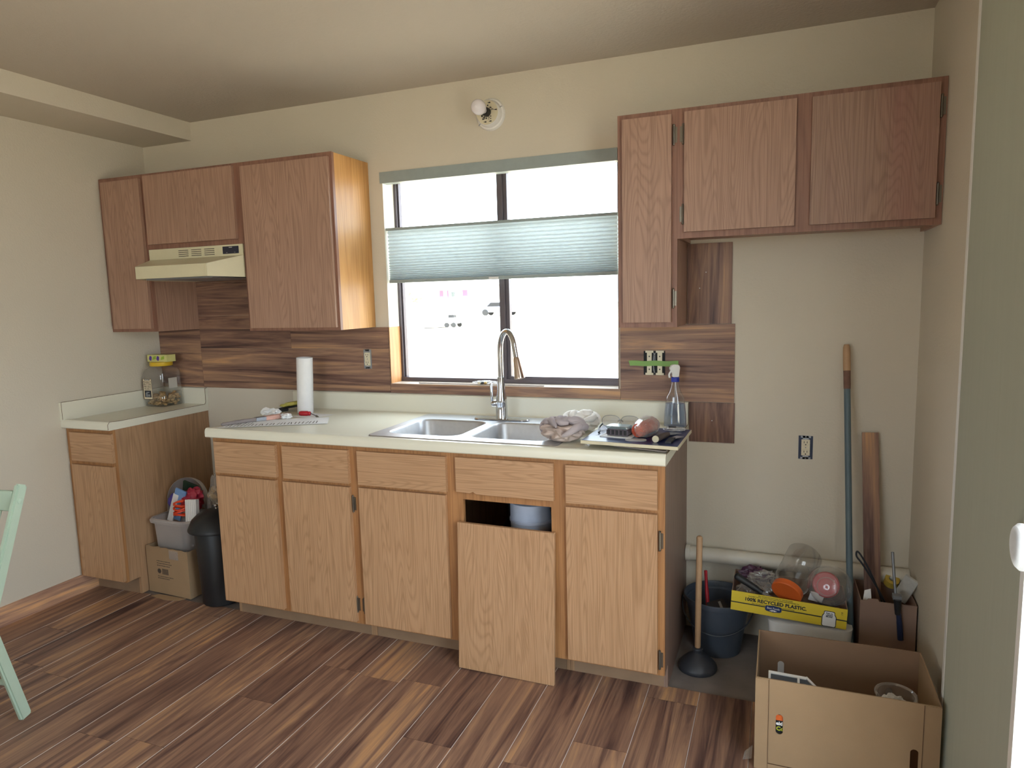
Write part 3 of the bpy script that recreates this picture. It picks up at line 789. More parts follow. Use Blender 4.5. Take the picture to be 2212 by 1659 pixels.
# paintbrush
t = thing('paintbrush', 'grey-handled paintbrush with pinkish bristles lying across paper sheet', 'paintbrush', (1.04, -.45, CT))
h0, h1, h2, h3 = Vector((.982, -.575, CT+.010)), Vector((1.062, -.440, CT+.014)), Vector((1.083, -.400, CT+.015)), Vector((1.138, -.290, CT+.014))
b = B(); tube(b, smoothpts([h0, h0.lerp(h1, .3), h0.lerp(h1, .7), h1], 4), [.005]+[.009]*4+[.0105]*4+[.010]*3+[.012], 8); O('handle', b, simple('weathered_grey_wood', '8E8380', .6, var=.15), t, smooth=50)
def slab(p, q, w0, w1, h):
    b = B(); d = (q-p).normalized(); s = Vector((-d.y, d.x, 0)); u_ = Vector((0, 0, h/2))
    vs = [b.verts.new(x) for x in (p-s*w0-u_, p+s*w0-u_, p+s*w0+u_, p-s*w0+u_, q-s*w1-u_, q+s*w1-u_, q+s*w1+u_, q-s*w1+u_)]
    for f4 in ((0, 1, 2, 3), (7, 6, 5, 4), (0, 4, 5, 1), (1, 5, 6, 2), (2, 6, 7, 3), (3, 7, 4, 0)): b.faces.new([vs[i] for i in f4])
    return b
O('ferrule', slab(h1, h2, .012, .019, .016), m_galv, t, bev=.002); O('bristles', slab(h2, h3, .019, .017, .018), simple('pink_bristle', 'D8A898', .7, var=.1, scale=120), t, bev=.003)

# paper sheets
b = sheet(B(), [(.985, -.622), (1.435, -.392), (1.352, -.262), (1.02, -.42)], CT+.0022, lift=[.001, .0, .004, .002])
o = T1('instruction_sheet', b, m_paper, 'printed instruction sheet under the paintbrush on the counter', 'paper sheet')
b = B()
for i in range(26):
    f0 = i/26; p = Vector((1.02, -.590)).lerp(Vector((1.395, -.398)), f0); q = p+Vector((-.028-.02*random.random(), .055+.03*random.random()))
    d = (q-p); 
    vs = [b.verts.new((*x, CT+.0042)) for x in (p, p+Vector((.0035, .0018)), q+Vector((.0035, .0018)), q)]; b.faces.new(vs)
O('printed_text', b, m_ink, o, kind='stuff')
T1('paper_sheet', sheet(B(), [(1.13, -.262), (1.262, -.292), (1.315, -.165), (1.17, -.16)], CT+.0012), m_paper, 'small white sheet under the red screwdriver', 'paper sheet')
b = B(); crumple(b, (1.155, -.335, CT+.016), (.030, .032, .018), 4, .4, 3, flat=CT+.006); T1('crumpled_tissue', b, m_paper, 'crumpled white tissue just right of paintbrush bristles', 'tissue', smooth=25)
b = B(); crumple(b, (1.035, -.30, CT+.022), (.065, .03, .030), 9, .45, 3, flat=CT+.004); T1('crumpled_tissue', b, m_paper, 'larger torn white tissue behind the paintbrush', 'tissue', smooth=25)
# yellow sponge pad on black holder
t = thing('scrubbing_pad', 'black hand pad with yellow foam lying behind the paintbrush', 'scrubber', (1.0, -.10, CT))
MP = Matrix.Translation((1.0, -.10, CT+.021)) @ Matrix.Rotation(radians(16), 4, 'Z') @ Matrix.Rotation(radians(-9), 4, 'Y')
b = B()
prism(b, rrect(-.068, .068, -.036, .036, .02, 4), 'z', -.004, .004); bmesh.ops.transform(b, matrix=MP, verts=b.verts); O('holder', b, m_black, t, bev=.002)
b = B(); blob(b, (0, 0, 0), (.062, .032, .012), .3, 2.4, 3, 2); bmesh.ops.transform(b, matrix=MP @ Matrix.Translation((0, 0, .014)), verts=b.verts)
O('foam', b, simple('yellow_foam', 'D8D070', .8, var=.1, bmp=.4), t, smooth=50)
b = B(); rod(b, (.965, -.155, CT+.008), (1.005, -.135, CT+.012), .008, .007, 10, rnd=1); O('grip', b, m_black, t, smooth=50)

# rags by the sink
def rag(c, s, seed, name, label, mats, sc=1.0, flat=CT+.005):
    t = thing(name, label, 'rag', (c[0], c[1], flat))
    b = B(); crumple(b, c, s, seed, .26, 5, 1.5, flat=flat, hf=.15); O('bunched_cloth', b, mats[0], t, smooth=60)
    rnd = random.Random(seed)
    b = B()
    for i in range(9):
        a = rnd.uniform(0, 2*pi); e = rnd.uniform(.15, 1.2); P = []
        for k in range(7):
            aa = a+(k-3)*.24*(1 if i % 2 else -1); ee = e+(k-3)*.13+.1*sin(k+i)
            P.append(Vector(c)+Vector((s[0]*cos(aa)*cos(ee), s[1]*sin(aa)*cos(ee), s[2]*sin(ee)*1.05-.002)))
        P = [Vector((p.x, p.y, max(p.z, flat+.006))) for p in P]
        tube(b, smoothpts(P, 3), [s[2]*(.12+.24*sin(pi*k/18)) for k in range(19)], 10)
    OS('cloth_fold', b, mats[1], t, smooth=60)
m_rag = simple('rag_beige', 'C9B6AC', .9, var=.15, scale=14, bmp=.4, bscale=300); m_rag2 = simple('rag_grey_beige', 'B8ACAE', .9, var=.22, scale=10, bmp=.4, bscale=300)
m_ragw = simple('rag_white', 'EDE9E4', .9, var=.05, bmp=.3, bscale=200)
rag((2.600, -.475, CT+.045), (.085, .085, .045), 5, 'grey_rag', 'bunched beige and grey rag at front right corner of sink', (m_rag, m_rag2))
rag((2.615, -.275, CT+.040), (.075, .070, .040), 11, 'white_rag', 'crumpled white rag behind the beige rag beside sink', (m_ragw, m_ragw), flat=CT+.006)

# navy board with tools
BZ0, BZ1 = CT+.019, CT+.032
t = thing('tool_board', 'navy-topped board with cream edge overhanging right end of counter', 'board', (2.88, -.45, BZ0))
poly = [(2.703, -.600), (3.058, -.628), (3.066, -.306), (2.712, -.292)]
O('board', prism(B(), poly, 'z', BZ0, BZ1-.0008), simple('cream_board_edge', 'D2C8AC', .5), t, bev=.001)
O('navy_surface', prism(B(), [(2.706, -.597), (3.055, -.625), (3.063, -.309), (2.715, -.295)], 'z', BZ1-.0008, BZ1), simple('navy_gloss', '1A2858', .3, var=.1), t)
for i in range(4):
    x = 2.74+.08*i; O('rubber_foot', lathe(B(), [(.007, 0), (.007, BZ0-CT-.0002)], 10, Matrix.Translation((x, -.33 if i % 2 else -.46, CT+.0002)), True, True), m_black, t)
b = B()
for i in range(3): box(b, 2.735+.004*i, 2.750+.006*i, -.50+.022*i, -.4985+.022*i, BZ1, BZ1+.0003)
OS('printed_mark', b, m_paper, t)
T1('wood_shim', prism(B(), [(2.815, -.555), (3.012, -.607), (3.016, -.585), (2.822, -.530)], 'z', CT+.0045, CT+.0095), simple('grey_shim', '9A8C84', .6, var=.12), 'thin grey-brown wood strip sticking out under the navy board', 'wood strip')
BT = BZ1
# safety glasses
t = thing('safety_glasses', 'clear safety glasses with dark temples on the navy board', 'glasses', (2.80, -.37, BT))
for sx, x in ((-1, 2.762), (1, 2.838)):
    b = B(); P = []
    for i in range(20):
        a = 2*pi*i/20; rx = .036; rz = .024
        P.append((x+rx*(abs(cos(a))**.8)*(1 if cos(a) > 0 else -1), BT+.030+rz*(abs(sin(a))**.8)*(1 if sin(a) > 0 else -1)))
    prism(b, P, 'y', -.362, -.3605); O('lens', b, m_film, t)
    b = B(); tube(b, smoothpts([(p[0], -.361, p[1]) for p in P+P[:1]], 1), .0012, 5, caps=False); O('rim', b, m_galv, t, smooth=50)
b = B(); tube(b, smoothpts([(2.790, -.361, BT+.030), (2.800, -.372, BT+.040), (2.810, -.361, BT+.030)], 4), .003, 8); O('nose_bridge', b, m_clear, t, smooth=50)
for s, x in ((-1, 2.727), (1, 2.874)):
    b = B(); tube(b, smoothpts([(x, -.361, BT+.018), (x+s*.004, -.40, BT+.010), (x-s*.01, -.45, BT+.006), (x-s*.012, -.47, BT+.005)], 4), .0035, 8); O('temple', b, m_black, t, smooth=50)
# tape measure in clear case
t = thing('drill_bit_case', 'clear-lidded grey plastic case on the navy board before safety glasses', 'case', (2.82, -.49, BT))
MC = Matrix.Translation((2.822, -.485, BT+.0035)) @ Matrix.Rotation(radians(-8), 4, 'Z')
b = B(); box(b, -.042, .042, -.028, .028, 0, .026); bmesh.ops.transform(b, matrix=MC, verts=b.verts); O('case_body', b, simple('smoky_plastic', '6A5F66', .25, var=.3, scale=60), t, bev=.004, seg=2)
b = B(); prism(b, rrect(-.043, .043, -.029, .029, .01, 4), 'z', .026, .036); bmesh.ops.transform(b, matrix=MC, verts=b.verts); O('lid', b, clear('aqua_film', (.85, .93, .95), .35, .15, body='BCD4DA'), t, bev=.002)
b = B()
for i in range(5): box(b, -.036+.016*i, -.026+.016*i, -.0295, -.028, .005, .022)
bmesh.ops.transform(b, matrix=MC, verts=b.verts); OS('drill_bit', b, m_black, t)
# paper tray under
b = B(); box(b, -.060, .060, -.045, .045, 0, .002); box(b, -.060, -.055, -.045, .045, .002, .006); box(b, -.060, .060, -.045, -.041, .002, .006)
bmesh.ops.transform(b, matrix=Matrix.Translation((2.822, -.487, BT+.0003)) @ Matrix.Rotation(radians(-8), 4, 'Z'), verts=b.verts)
for v in b.verts: 
    if v.co.z > BT+.003: v.co.z = BT+.0033
T1('white_tray', b, m_paper, 'flat white tray under the clear-lidded case', 'tray')
# blister pack of orange foam
t = thing('foam_roll_pack', 'clear bag holding a reddish-orange foam roller on the navy board', 'packet', (2.925, -.46, BT))
b = B(); M, L = axis_M((2.897, -.525, BT+.028), (2.935, -.375, BT+.030)); lathe(b, [(.008, 0), (.023, .002), (.0265, .012), (.0265, L*.30), (.024, L*.34), (.0265, L*.38), (.0265, L*.64), (.024, L*.68), (.0265, L*.72), (.0265, L-.012), (.022, L-.002), (.008, L)], 18, M, True, True)
O('roller_sleeve', b, simple('orange_nap', 'C85840', .9, var=.3, scale=200, bmp=.8, bscale=250), t, smooth=60)
b = B(); crumple(b, (2.918, -.452, BT+.032), (.043, .098, .034), 21, .07, 4, 2.2, flat=BT+.001, hf=.4); O('bag', b, m_film, t, smooth=50)
b = B(); prism(b, rrect(-.038, .038, -.022, .022, .018, 4), 'z', 0, .0015); bmesh.ops.transform(b, matrix=Matrix.Translation((2.898, -.556, BT+.001)) @ Matrix.Rotation(radians(10), 4, 'Z'), verts=b.verts); O('hang_card', b, simple('card_grey', 'B4B0AC', .5), t)
# wooden handled knife
t = thing('putty_knife', 'putty knife with dark wooden handle on the navy board', 'putty knife', (2.985, -.52, BT))
b = B(); M, L = axis_M((2.972, -.575, BT+.012), (3.000, -.475, BT+.012)); lathe(b, [(.009, -.001), (.0125, .003), (.012, .05), (.0095, L)], 12, M, True, True); O('handle', b, simple('dark_worn_wood', '4E4240', .5, var=.2), t, smooth=50)
b = B(); lathe(b, [(.0122, -.002), (.0125, .003)], 12, M, True, True); O('end_cap', b, m_ivory, t)
O('blade', slab(Vector((2.999, -.478, BT+.009)), Vector((3.02, -.40, BT+.004)), .006, .022, .0012), m_galv, t)
t = thing('utility_blade', 'small steel scraper at right edge of the navy board', 'scraper', (3.03, -.53, BT))
O('blade_holder', slab(Vector((3.018, -.585, BT+.004)), Vector((3.024, -.515, BT+.006)), .011, .010, .007), m_black, t, bev=.001); O('blade', slab(Vector((3.024, -.517, BT+.006)), Vector((3.045, -.47, BT+.005)), .011, .016, .0012), m_steel, t)
t = thing('caulk_tip_pack', 'flat clear packet with dark clip at the back of the navy board', 'packet', (3.0, -.35, BT))
b = B(); crumple(b, (3.005, -.345, BT+.007), (.045, .025, .009), 31, .2, 3, flat=BT+.001); O('packet', b, m_film, t, smooth=50); O('clip', bx(2.985, 3.012, -.352, -.340, BT+.012, BT+.018), m_black, t, bev=.002)

# spray bottle
t = thing('spray_bottle', 'clear spray bottle of pale blue liquid with blue collar and white trigger', 'spray bottle', (2.972, -.095, CT))
def ell(bm, prof, c, n=24, cap0=True, cap1=False):
    rings = [[bm.verts.new((c[0]+rx*cos(2*pi*i/n), c[1]+ry*sin(2*pi*i/n), c[2]+z)) for i in range(n)] for rx, ry, z in prof]
    for A, D in zip(rings, rings[1:]):
        for i in range(n): bm.faces.new((A[i], A[(i+1) % n], D[(i+1) % n], D[i]))
    if cap0: bm.faces.new(list(reversed(rings[0])))
    if cap1: bm.faces.new(rings[-1])
    return bm
c = (2.972, -.085, CT+.0006)
bp = [(.046, .030, 0), (.048, .032, .006), (.046, .031, .05), (.041, .029, .10), (.036, .027, .128), (.026, .022, .145), (.019, .018, .165), (.015, .015, .185), (.0135, .0135, .192)]
O('bottle', ell(B(), bp, c), m_clear, t, smooth=60)
O('liquid', ell(B(), [(.044, .028, .002), (.046, .030, .006), (.044, .029, .05), (.0395, .0275, .098)], c, cap1=True), m_blueliq, t, smooth=60)
O('collar', lathe(B(), [(.0165, 0), (.017, .003), (.0165, .018), (.012, .020)], 20, Matrix.Translation((2.972, -.085, CT+.190)), True, True), m_blue, t, smooth=40)
b = B(); prism(b, [(-.012, 0), (.013, 0), (.015, .018), (.018, .040), (.014, .052), (-.010, .054), (-.022, .046), (-.024, .034), (-.016, .022), (-.011, .014)], 'y', -.011, .011)
bmesh.ops.transform(b, matrix=Matrix.Translation((2.972, -.085, CT+.209)) @ Matrix.Rotation(.5, 4, 'Z'), verts=b.verts); O('sprayer_head', b, m_white, t, bev=.003, seg=2)
b = B(); tube(b, smoothpts([(2.957, -.094, CT+.236), (2.949, -.099, CT+.222), (2.951, -.098, CT+.208)], 3), .004, 8); O('trigger', b, m_white, t, smooth=50)
b = B(); tube(b, smoothpts([(2.972, -.085, CT+.19), (2.974, -.085, CT+.12), (2.990, -.085, CT+.01)], 4), .003, 8); O('dip_tube', b, m_frost, t, smooth=50)

# things on the window sill
b = B(); crumple(b, (2.055, .035, WZ0+.010), (.075, .018, .011), 41, .35, 4, flat=WZ0+.0005)
T1('clear_bag', b, m_film, 'crumpled clear plastic bag on the sill left of the tap', 'plastic bag', smooth=50)
t = thing('hook_hardware', 'small brass and black hardware piece on the window sill', 'hardware', (2.05, .02, WZ0))
for i, (x, m, r) in enumerate(((2.03, m_ivory, .008), (2.046, m_black, .007), (2.062, simple('brass', 'B89C68', .3, 1), .008))):
    b = B(); rod(b, (x-.007, .012, WZ0+.0095), (x+.007, .012, WZ0+.0095), r, n=12, rnd=1); O('fitting', b, m, t, smooth=50)
b = B(); rod(b, (1.70, .012, WZ0+.0036), (2.36, .008, WZ0+.0036), .0032, n=8); T1('thin_rod', b, simple('rod_plastic', 'B4A69C', .4), 'long thin pale rod lying along the window sill', 'rod', smooth=50)

# pretzel jar
t = thing('pretzel_jar', 'square clear jar of peanut butter pretzels with yellow lid in left corner', 'jar', (.100, -.095, CT))
JC = Matrix.Translation((.105, -.100, CT+.001)) @ Matrix.Rotation(radians(2), 4, 'Z')
def sqring(bm, prof, M, n=5, cap=False):
    rings = []
    for h, r, z in prof: rings.append([bm.verts.new(M @ Vector((x, y, z))) for x, y in rrect(-h, h, -h, h, r, n)])
    for A, D in zip(rings, rings[1:]):
        for i in range(len(A)): bm.faces.new((A[i], A[(i+1) % len(A)], D[(i+1) % len(D)], D[i]))
    bm.faces.new(list(reversed(rings[0])))
    if cap: bm.faces.new(rings[-1])
    return bm
O('jar_body', sqring(B(), [(.068, .02, 0), (.073, .024, .006), (.073, .024, .075), (.070, .024, .080), (.073, .024, .086), (.073, .024, .19), (.070, .03, .205), (.058, .05, .220), (.055, .054, .232)], JC), m_clear, t, smooth=50)
O('lid', lathe(B(), [(.058, .226), (.060, .229), (.060, .246), (.057, .249)], 28, JC, True, True), simple('yellow_lid', 'DDB52A', .4), t, smooth=40)
b = B(); rp = random.Random(5)
for i in range(150):
    x, y = rp.uniform(-.058, .058), rp.uniform(-.058, .058); z = rp.uniform(.010, .066)+.012*noise.noise(Vector((x*20, y*20, 0)))
    Mq = JC @ Matrix.Translation((x, y, z)) @ Matrix.Rotation(rp.uniform(0, 6), 4, 'Z') @ Matrix.Rotation(rp.uniform(0, 3), 4, 'X')
    blob(b, (0, 0, 0), (.014, .009, .008), .15, 1, 1, i, M=None)
    b.verts.ensure_lookup_table()
    for v in list(b.verts)[-12:]: v.co = Mq @ v.co
O('pretzel_nuggets', b, simple('pretzel', 'C29A62', .6, var=.25, scale=60), t, smooth=60, kind='stuff')
b = B(); box(b, -.066, -.004, -.0745, -.0735, .042, .158); bmesh.ops.transform(b, matrix=JC, verts=b.verts); lb = O('front_label', b, simple('label_cream', 'E2D2B4', .6), t)
def jt(s, x, z, sz, m, bold=0, sx=1): 
    text('print', s, sz, JC @ Matrix.Translation((x, -.0747, z)) @ FRONT, m, lb, sx=sx, bold=bold)
m_brown = simple('label_brown', '4A2C22', .6); m_inkk = simple('label_black', '20202A', .6)
for q in ((-.066, -.004, .156, .158), (-.066, -.004, .042, .044), (-.066, -.0645, .042, .158), (-.0055, -.004, .042, .158)):
    b = B(); box(b, q[0], q[1], -.0750, -.0745, q[2], q[3]); bmesh.ops.transform(b, matrix=JC, verts=b.verts); O('label_border', b, m_brown, lb)
b = B(); box(b, -.054, -.016, -.0750, -.0745, .149, .155); bmesh.ops.transform(b, matrix=JC, verts=b.verts); O('label_band', b, m_inkk, lb)
jt('KIRKLAND', -.035, .152, .006, m_paper)
jt('PEANUT', -.035, .139, .0155, m_brown, sx=.95); jt('BUTTER', -.035, .126, .0155, m_brown, sx=.95); jt('PRETZELS', -.035, .113, .0145, m_brown, sx=.80)
b = B()
for z_, x0_, x1_ in ((.1035, -.059, -.011), (.0985, -.055, -.015)): 
    for i in range(12): 
        if i % 5 != 4: box(b, x0_+(x1_-x0_)*i/12, x0_+(x1_-x0_)*(i+.75)/12, -.0750, -.0745, z_-.0012, z_+.0012)
bmesh.ops.transform(b, matrix=JC, verts=b.verts); O('fine_print', b, m_brown, lb, kind='stuff')
b = B(); box(b, -.058, -.012, -.0750, -.0745, .053, .092); bmesh.ops.transform(b, matrix=JC, verts=b.verts); pi_ = O('label_picture', b, m_inkk, lb)
b = B()
for (x0, x1, z0, z1) in ((-.050, -.038, .058, .078), (-.036, -.020, .060, .070), (-.046, -.024, .078, .084), (-.052, -.018, .056, .058)): box(b, x0, x1, -.0754, -.0750, z0, z1)
bmesh.ops.transform(b, matrix=JC, verts=b.verts)
for o_ in OS('picture_shape', b, m_galv, t): pass
b = B(); box(b, .0735, .0742, -.030, .030, .10, .158); bmesh.ops.transform(b, matrix=JC @ Matrix.Rotation(0, 4, 'Z'), verts=b.verts); O('side_sticker', b, simple('sticker', 'C8C4BA', .5), t)
# carton on lid
t = thing('small_carton', 'small yellow-green and purple printed carton on top of the pretzel jar', 'carton', (.10, -.10, CT+.251))
O('carton', bx(.038, .184, -.130, -.070, CT+.2505, CT+.290), simple('carton_pale', 'D8D48A', .5, var=.1, scale=20), t, bev=.002)
b = B()
for x in (.062, .118): prism(b, [(x+.013*cos(2*pi*i/9)*(1 if i % 2 else .7), CT+.270+.014*sin(2*pi*i/9)) for i in range(9)], 'y', -.1305, -.1300)
OS('printed_berry', b, simple('berry_purple', '5A3A9A', .5), t)
b = B()
for x in (.088, .150): prism(b, [(x-.012, CT+.262), (x+.014, CT+.266), (x+.016, CT+.284), (x-.004, CT+.280)], 'y', -.1305, -.1300)
OS('printed_leaf', b, simple('leaf_green', '9AB83A', .5), t)

# ================================================================ stove gap: box, bin, trash can
def open_box(t, L, W, H, mat, inner, M, th=.004, flaps=(), floor_=True):
    def P(name, *a, lab=None, m=mat):
        b = B(); box(b, *a); bmesh.ops.transform(b, matrix=M, verts=b.verts); return O(name, b, m, t, world=True, label=lab)
    P('front_panel', -L/2, L/2, -W/2, -W/2+th, 0, H); P('back_panel', -L/2, L/2, W/2-th, W/2, 0, H)
    P('side_panel', -L/2, -L/2+th, -W/2+th, W/2-th, 0, H); P('side_panel', L/2-th, L/2, -W/2+th, W/2-th, 0, H)
    if floor_: P('bottom_panel', -L/2+th, L/2-th, -W/2+th, W/2-th, 0, th, m=inner)
bxT = thing('cardboard_box', 'worn cardboard box with faint print beside black bin, holding the clear tub', 'cardboard box', (.49, -.37, 0))
MB = Matrix.Translation((.4885, -.385, .0005)) @ Matrix.Rotation(radians(-3), 4, 'Z')
open_box(bxT, .300, .240, .245, m_card, m_cardin, MB)
b = B(); n = 16
pt = [(-.15, .245)]+[(-.15+.3*i/n, .245+.006*noise.noise(Vector((i*.7, 0, 0)))+(.004 if i % 3 else 0)) for i in range(n+1)]+[(.15, .238), (-.15, .238)]
prism(b, pt, 'y', -.1205, -.1165); bmesh.ops.transform(b, matrix=MB, verts=b.verts); O('torn_edge', b, m_card, bxT)
b = B(); box(b, .020, .085, -.1212, -.1204, .195, .243); bmesh.ops.transform(b, matrix=MB @ Matrix.Rotation(radians(0), 4, 'Y'), verts=b.verts); O('packing_tape', b, m_film, bxT)
for s_, z_, q_ in (('FRESH PRODUCE TRAY LINE', .165, .014), ('KEEP REFRIGERATED  24 CT', .150, .014), ('RECYCLE', .090, .012), ('THIS SIDE UP AND HANDLE WITH CARE', .075, .009)):
    pass
b = B(); rq = random.Random(8)
for z_, n_, w_ in ((.172, 9, .009), (.160, 10, .010), (.148, 8, .010), (.090, 12, .007), (.080, 8, .008)):
    x_ = -.075
    for i in range(n_):
        ww = w_*rq.uniform(.5, 1.2); box(b, x_, x_+ww, -.1203, -.1200, z_, z_+.004); x_ += ww+.0035
for i in range(5): box(b, -.040+.009*i, -.034+.009*i, -.1203, -.1200, .105, .135)
lathe(b, [(.013, 0), (.013, .0003)], 14, Matrix.Translation((-.062, -.1200, .120)) @ Matrix.Rotation(pi/2, 4, 'X'), True, True)
bmesh.ops.transform(b, matrix=MB, verts=b.verts); O('faded_print', b, m_ink, bxT, kind='stuff')
T1('torn_cardboard', sheet(B(), [(.395, -.545), (.50, -.560), (.585, -.545), (.60, -.515), (.42, -.515)], .0015, th=.002), m_card, 'torn scrap of cardboard on the floor before the worn box', 'cardboard scrap')

# clear tub with rim and dome hood
tb = thing('clear_tub', 'translucent swing-top plastic tub standing in the worn cardboard box', 'plastic tub', (.485, -.38, .02))
TM = Matrix.Translation((.488, -.383, .006))
def taper(bm, prof, M, n=6):
    rings = []
    for hx, hy, r, z in prof: rings.append([bm.verts.new(M @ Vector((x, y, z))) for x, y in rrect(-hx, hx, -hy, hy, r, n)])
    for A, D in zip(rings, rings[1:]):
        for i in range(len(A)): bm.faces.new((A[i], A[(i+1) % len(A)], D[(i+1) % len(D)], D[i]))
    return bm, rings
b, rg = taper(B(), [(.100, .082, .04, 0), (.104, .086, .04, .004), (.125, .100, .045, .38)], TM); b.faces.new(list(reversed(rg[0]))); O('tub_body', b, m_frost, tb, smooth=50)
b, rg = taper(B(), [(.125, .100, .045, .362), (.139, .113, .05, .364), (.141, .115, .05, .376), (.136, .110, .05, .384), (.127, .101, .045, .385)], TM); O('rim', b, m_frost, tb, smooth=30)
# hood: half dome at the back
b = B(); rings = []
for j in range(9):
    ph = radians(10*j+4)
    rings.append([b.verts.new(TM @ Vector((.132*cos(pi*i/16)*(1-.05*j/8), .02+(.105)*sin(pi*i/16)*(1-(j/8)**2.2*.72)-.0, .385+.185*sin(pi/2*j/8)*(.45+.55*sin(pi*i/16))))) for i in range(17)])
for A, D in zip(rings, rings[1:]):
    for i in range(16): b.faces.new((A[i], A[i+1], D[i+1], D[i]))
b.normal_update(); bmesh.ops.solidify(b, geom=b.faces, thickness=.0015)
O('hood', b, m_frost, tb, smooth=60)
# contents
def rotbox(name, c, s, rot, mat, label, cat, parts=None):
    M = Matrix.Translation(c) @ Matrix.Rotation(rot[2], 4, 'Z') @ Matrix.Rotation(rot[1], 4, 'Y') @ Matrix.Rotation(rot[0], 4, 'X')
    b = B(); box(b, -s[0]/2, s[0]/2, -s[1]/2, s[1]/2, -s[2]/2, s[2]/2); bmesh.ops.transform(b, matrix=M, verts=b.verts)
    return T1(name, b, mat, label, cat, bev=min(s)*.1)
rotbox('green_packet', (.500, -.345, .470), (.085, .012, .19), (.25, .35, .2), simple('dark_green_print', '1E3A2A', .4, var=.3, scale=40), 'dark green printed packet leaning at the back of the clear tub', 'packet')
rotbox('blue_white_packet', (.468, -.392, .445), (.060, .010, .19), (.25, .42, .3), simple('light_blue_print', '7FA8DC', .4, var=.25, scale=18), 'light blue and white packet upright in the clear tub', 'packet')
rotbox('white_packet', (.440, -.400, .43), (.030, .008, .17), (.2, .42, .3), m_paper, 'narrow white packet at left inside the clear tub', 'packet')
b = B(); crumple(b, (.415, -.355, .44), (.045, .035, .055), 13, .3, 3); T1('purple_wrapper', b, simple('violet_film', '5248A8', .4), 'violet-blue wrapper at left inside the clear tub', 'wrapper', smooth=50)
b = B(); crumple(b, (.545, -.370, .470), (.085, .040, .060), 17, .3, 4, M=Matrix.Rotation(-.6, 4, 'Y')); T1('red_bag', b, m_redf, 'crumpled red plastic bag on top in the clear tub', 'plastic bag', smooth=50)
b = B(); P = []
for i in range(70):
    a = i*.45; P.append((.520+.042*cos(a)*(1-.003*i), -.425+.028*sin(a), .395+.0012*i+.006*sin(a*1.7)))
tube(b, P, .005, 6); T1('orange_cord', b, simple('orange_red_cord', 'E8481E', .4), 'coiled orange-red cord at front of the clear tub', 'cord', smooth=50)
b = B()
for i in range(6): box(b, -.036+.0125*i, -.025+.0125*i, -.011, .011, -.062, .066)
bmesh.ops.transform(b, matrix=Matrix.Translation((.612, -.440, .430)) @ Matrix.Rotation(-.1, 4, 'Y') @ Matrix.Rotation(-.15, 4, 'X'), verts=b.verts)
t = thing('ribbed_filter', 'white ribbed paper filter standing between clear tub and black bin', 'filter', (.598, -.44, .38)); OS('pleat', b, m_paper, t, bev=.001)
b = B(); crumple(b, (.50, -.40, .26), (.07, .06, .06), 23, .3, 3); T1('plastic_scraps', b, m_film, 'pale plastic scraps low inside the clear tub', 'plastic scraps', smooth=50)
# clear bag with brown paper above the bin
t = thing('filled_clear_bag', 'clear plastic bag of brown paper scraps between clear tub and black bin', 'plastic bag', (.67, -.32, .02))
b = B(); crumple(b, (.668, -.318, .31), (.055, .060, .30), 51, .18, 4, 1.4, flat=.004); O('bag', b, m_film, t, smooth=50)
b = B(); crumple(b, (.664, -.325, .49), (.045, .045, .06), 53, .3, 3); O('brown_paper', b, simple('kraft_scrap', 'B49C7C', .8), t, smooth=50)
b = B(); crumple(b, (.690, -.300, .50), (.032, .03, .045), 54, .3, 3); O('teal_scrap', b, simple('teal_scrap', '2E5A60', .6), t, smooth=50)
b = B(); crumple(b, (.67, -.32, .41), (.045, .05, .06), 55, .35, 3); O('dark_scraps', b, simple('dark_scrap', '3A3634', .6, var=.4), t, smooth=50)
# black trash can
t = thing('trash_can', 'black round plastic trash can with domed lid beside sink cabinet', 'trash can', (.792, -.455, 0))
TM2 = Matrix.Translation((.792, -.458, .0008))
O('can_body', lathe(B(), [(.088, 0), (.094, .004), (.096, .02), (.110, .395), (.108, .398)], 32, TM2, True, True), m_black, t, smooth=40)
O('dome_lid', lathe(B(), [(.108, .392), (.137, .376), (.1385, .381), (.134, .392), (.119, .425), (.090, .452), (.050, .468), (.012, .472)], 32, TM2, False, True), m_black, t, smooth=40)
O('lid_knob', lathe(B(), [(.007, .470), (.006, .480), (.011, .486), (.010, .495), (.004, .498)], 14, TM2, True, True), m_chrome, t, smooth=40)
# ================================================================ fridge space
t = thing('pvc_pipe', 'white plastic pipe running along the wall foot of fridge space', 'pipe', (3.44, -.036, .31))
b = B(); rod(b, (3.0135, -.0345, .3465), (3.868, -.0345, .343), .0315, n=24); O('pipe', b, m_pvc, t, smooth=50)
O('coupling', lathe(B(), [(.0338, 0), (.0342, .002), (.0342, .016), (.033, .018)], 24, Matrix.Translation((3.0138, -.0350, .3465)) @ Matrix.Rotation(pi/2, 4, 'Y'), True, True), m_pvc, t, smooth=40)

bk = thing('bucket', 'dark slate plastic bucket with wire handle beside sink cabinet', 'bucket', (3.155, -.155, 0))
BM = Matrix.Translation((3.160, -.162, -.0048))
O('bucket_body', lathe(B(), [(.088, 0), (.092, .003), (.122, .205), (.124, .206), (.126, .214), (.136, .215), (.138, .222), (.137, .236), (.133, .2375), (.130, .232), (.127, .21), (.090, .006), (.001, .006)], 40, BM, True), m_bucket, bk, smooth=35)
b = B(); P = []
for i in range(25):
    a = pi*i/24; P.append(BM @ Vector((-.139*cos(a)*1.02, -.139*sin(a)*.98-.006, .205-.085*sin(a))))
tube(b, P, .0028, 8); O('wire_handle', b, simple('dark_wire', '50545A', .4, .5), bk, smooth=50)
for s in (-1, 1): b = B(); rod(b, BM @ Vector((s*.130, 0, .205)), BM @ Vector((s*.1435, 0, .205)), .008, n=12); O('handle_lug', b, m_bucket, bk, smooth=50)
t = thing('red_stick', 'red plastic handle standing up in the slate bucket', 'handle', (3.15, -.17, .02))
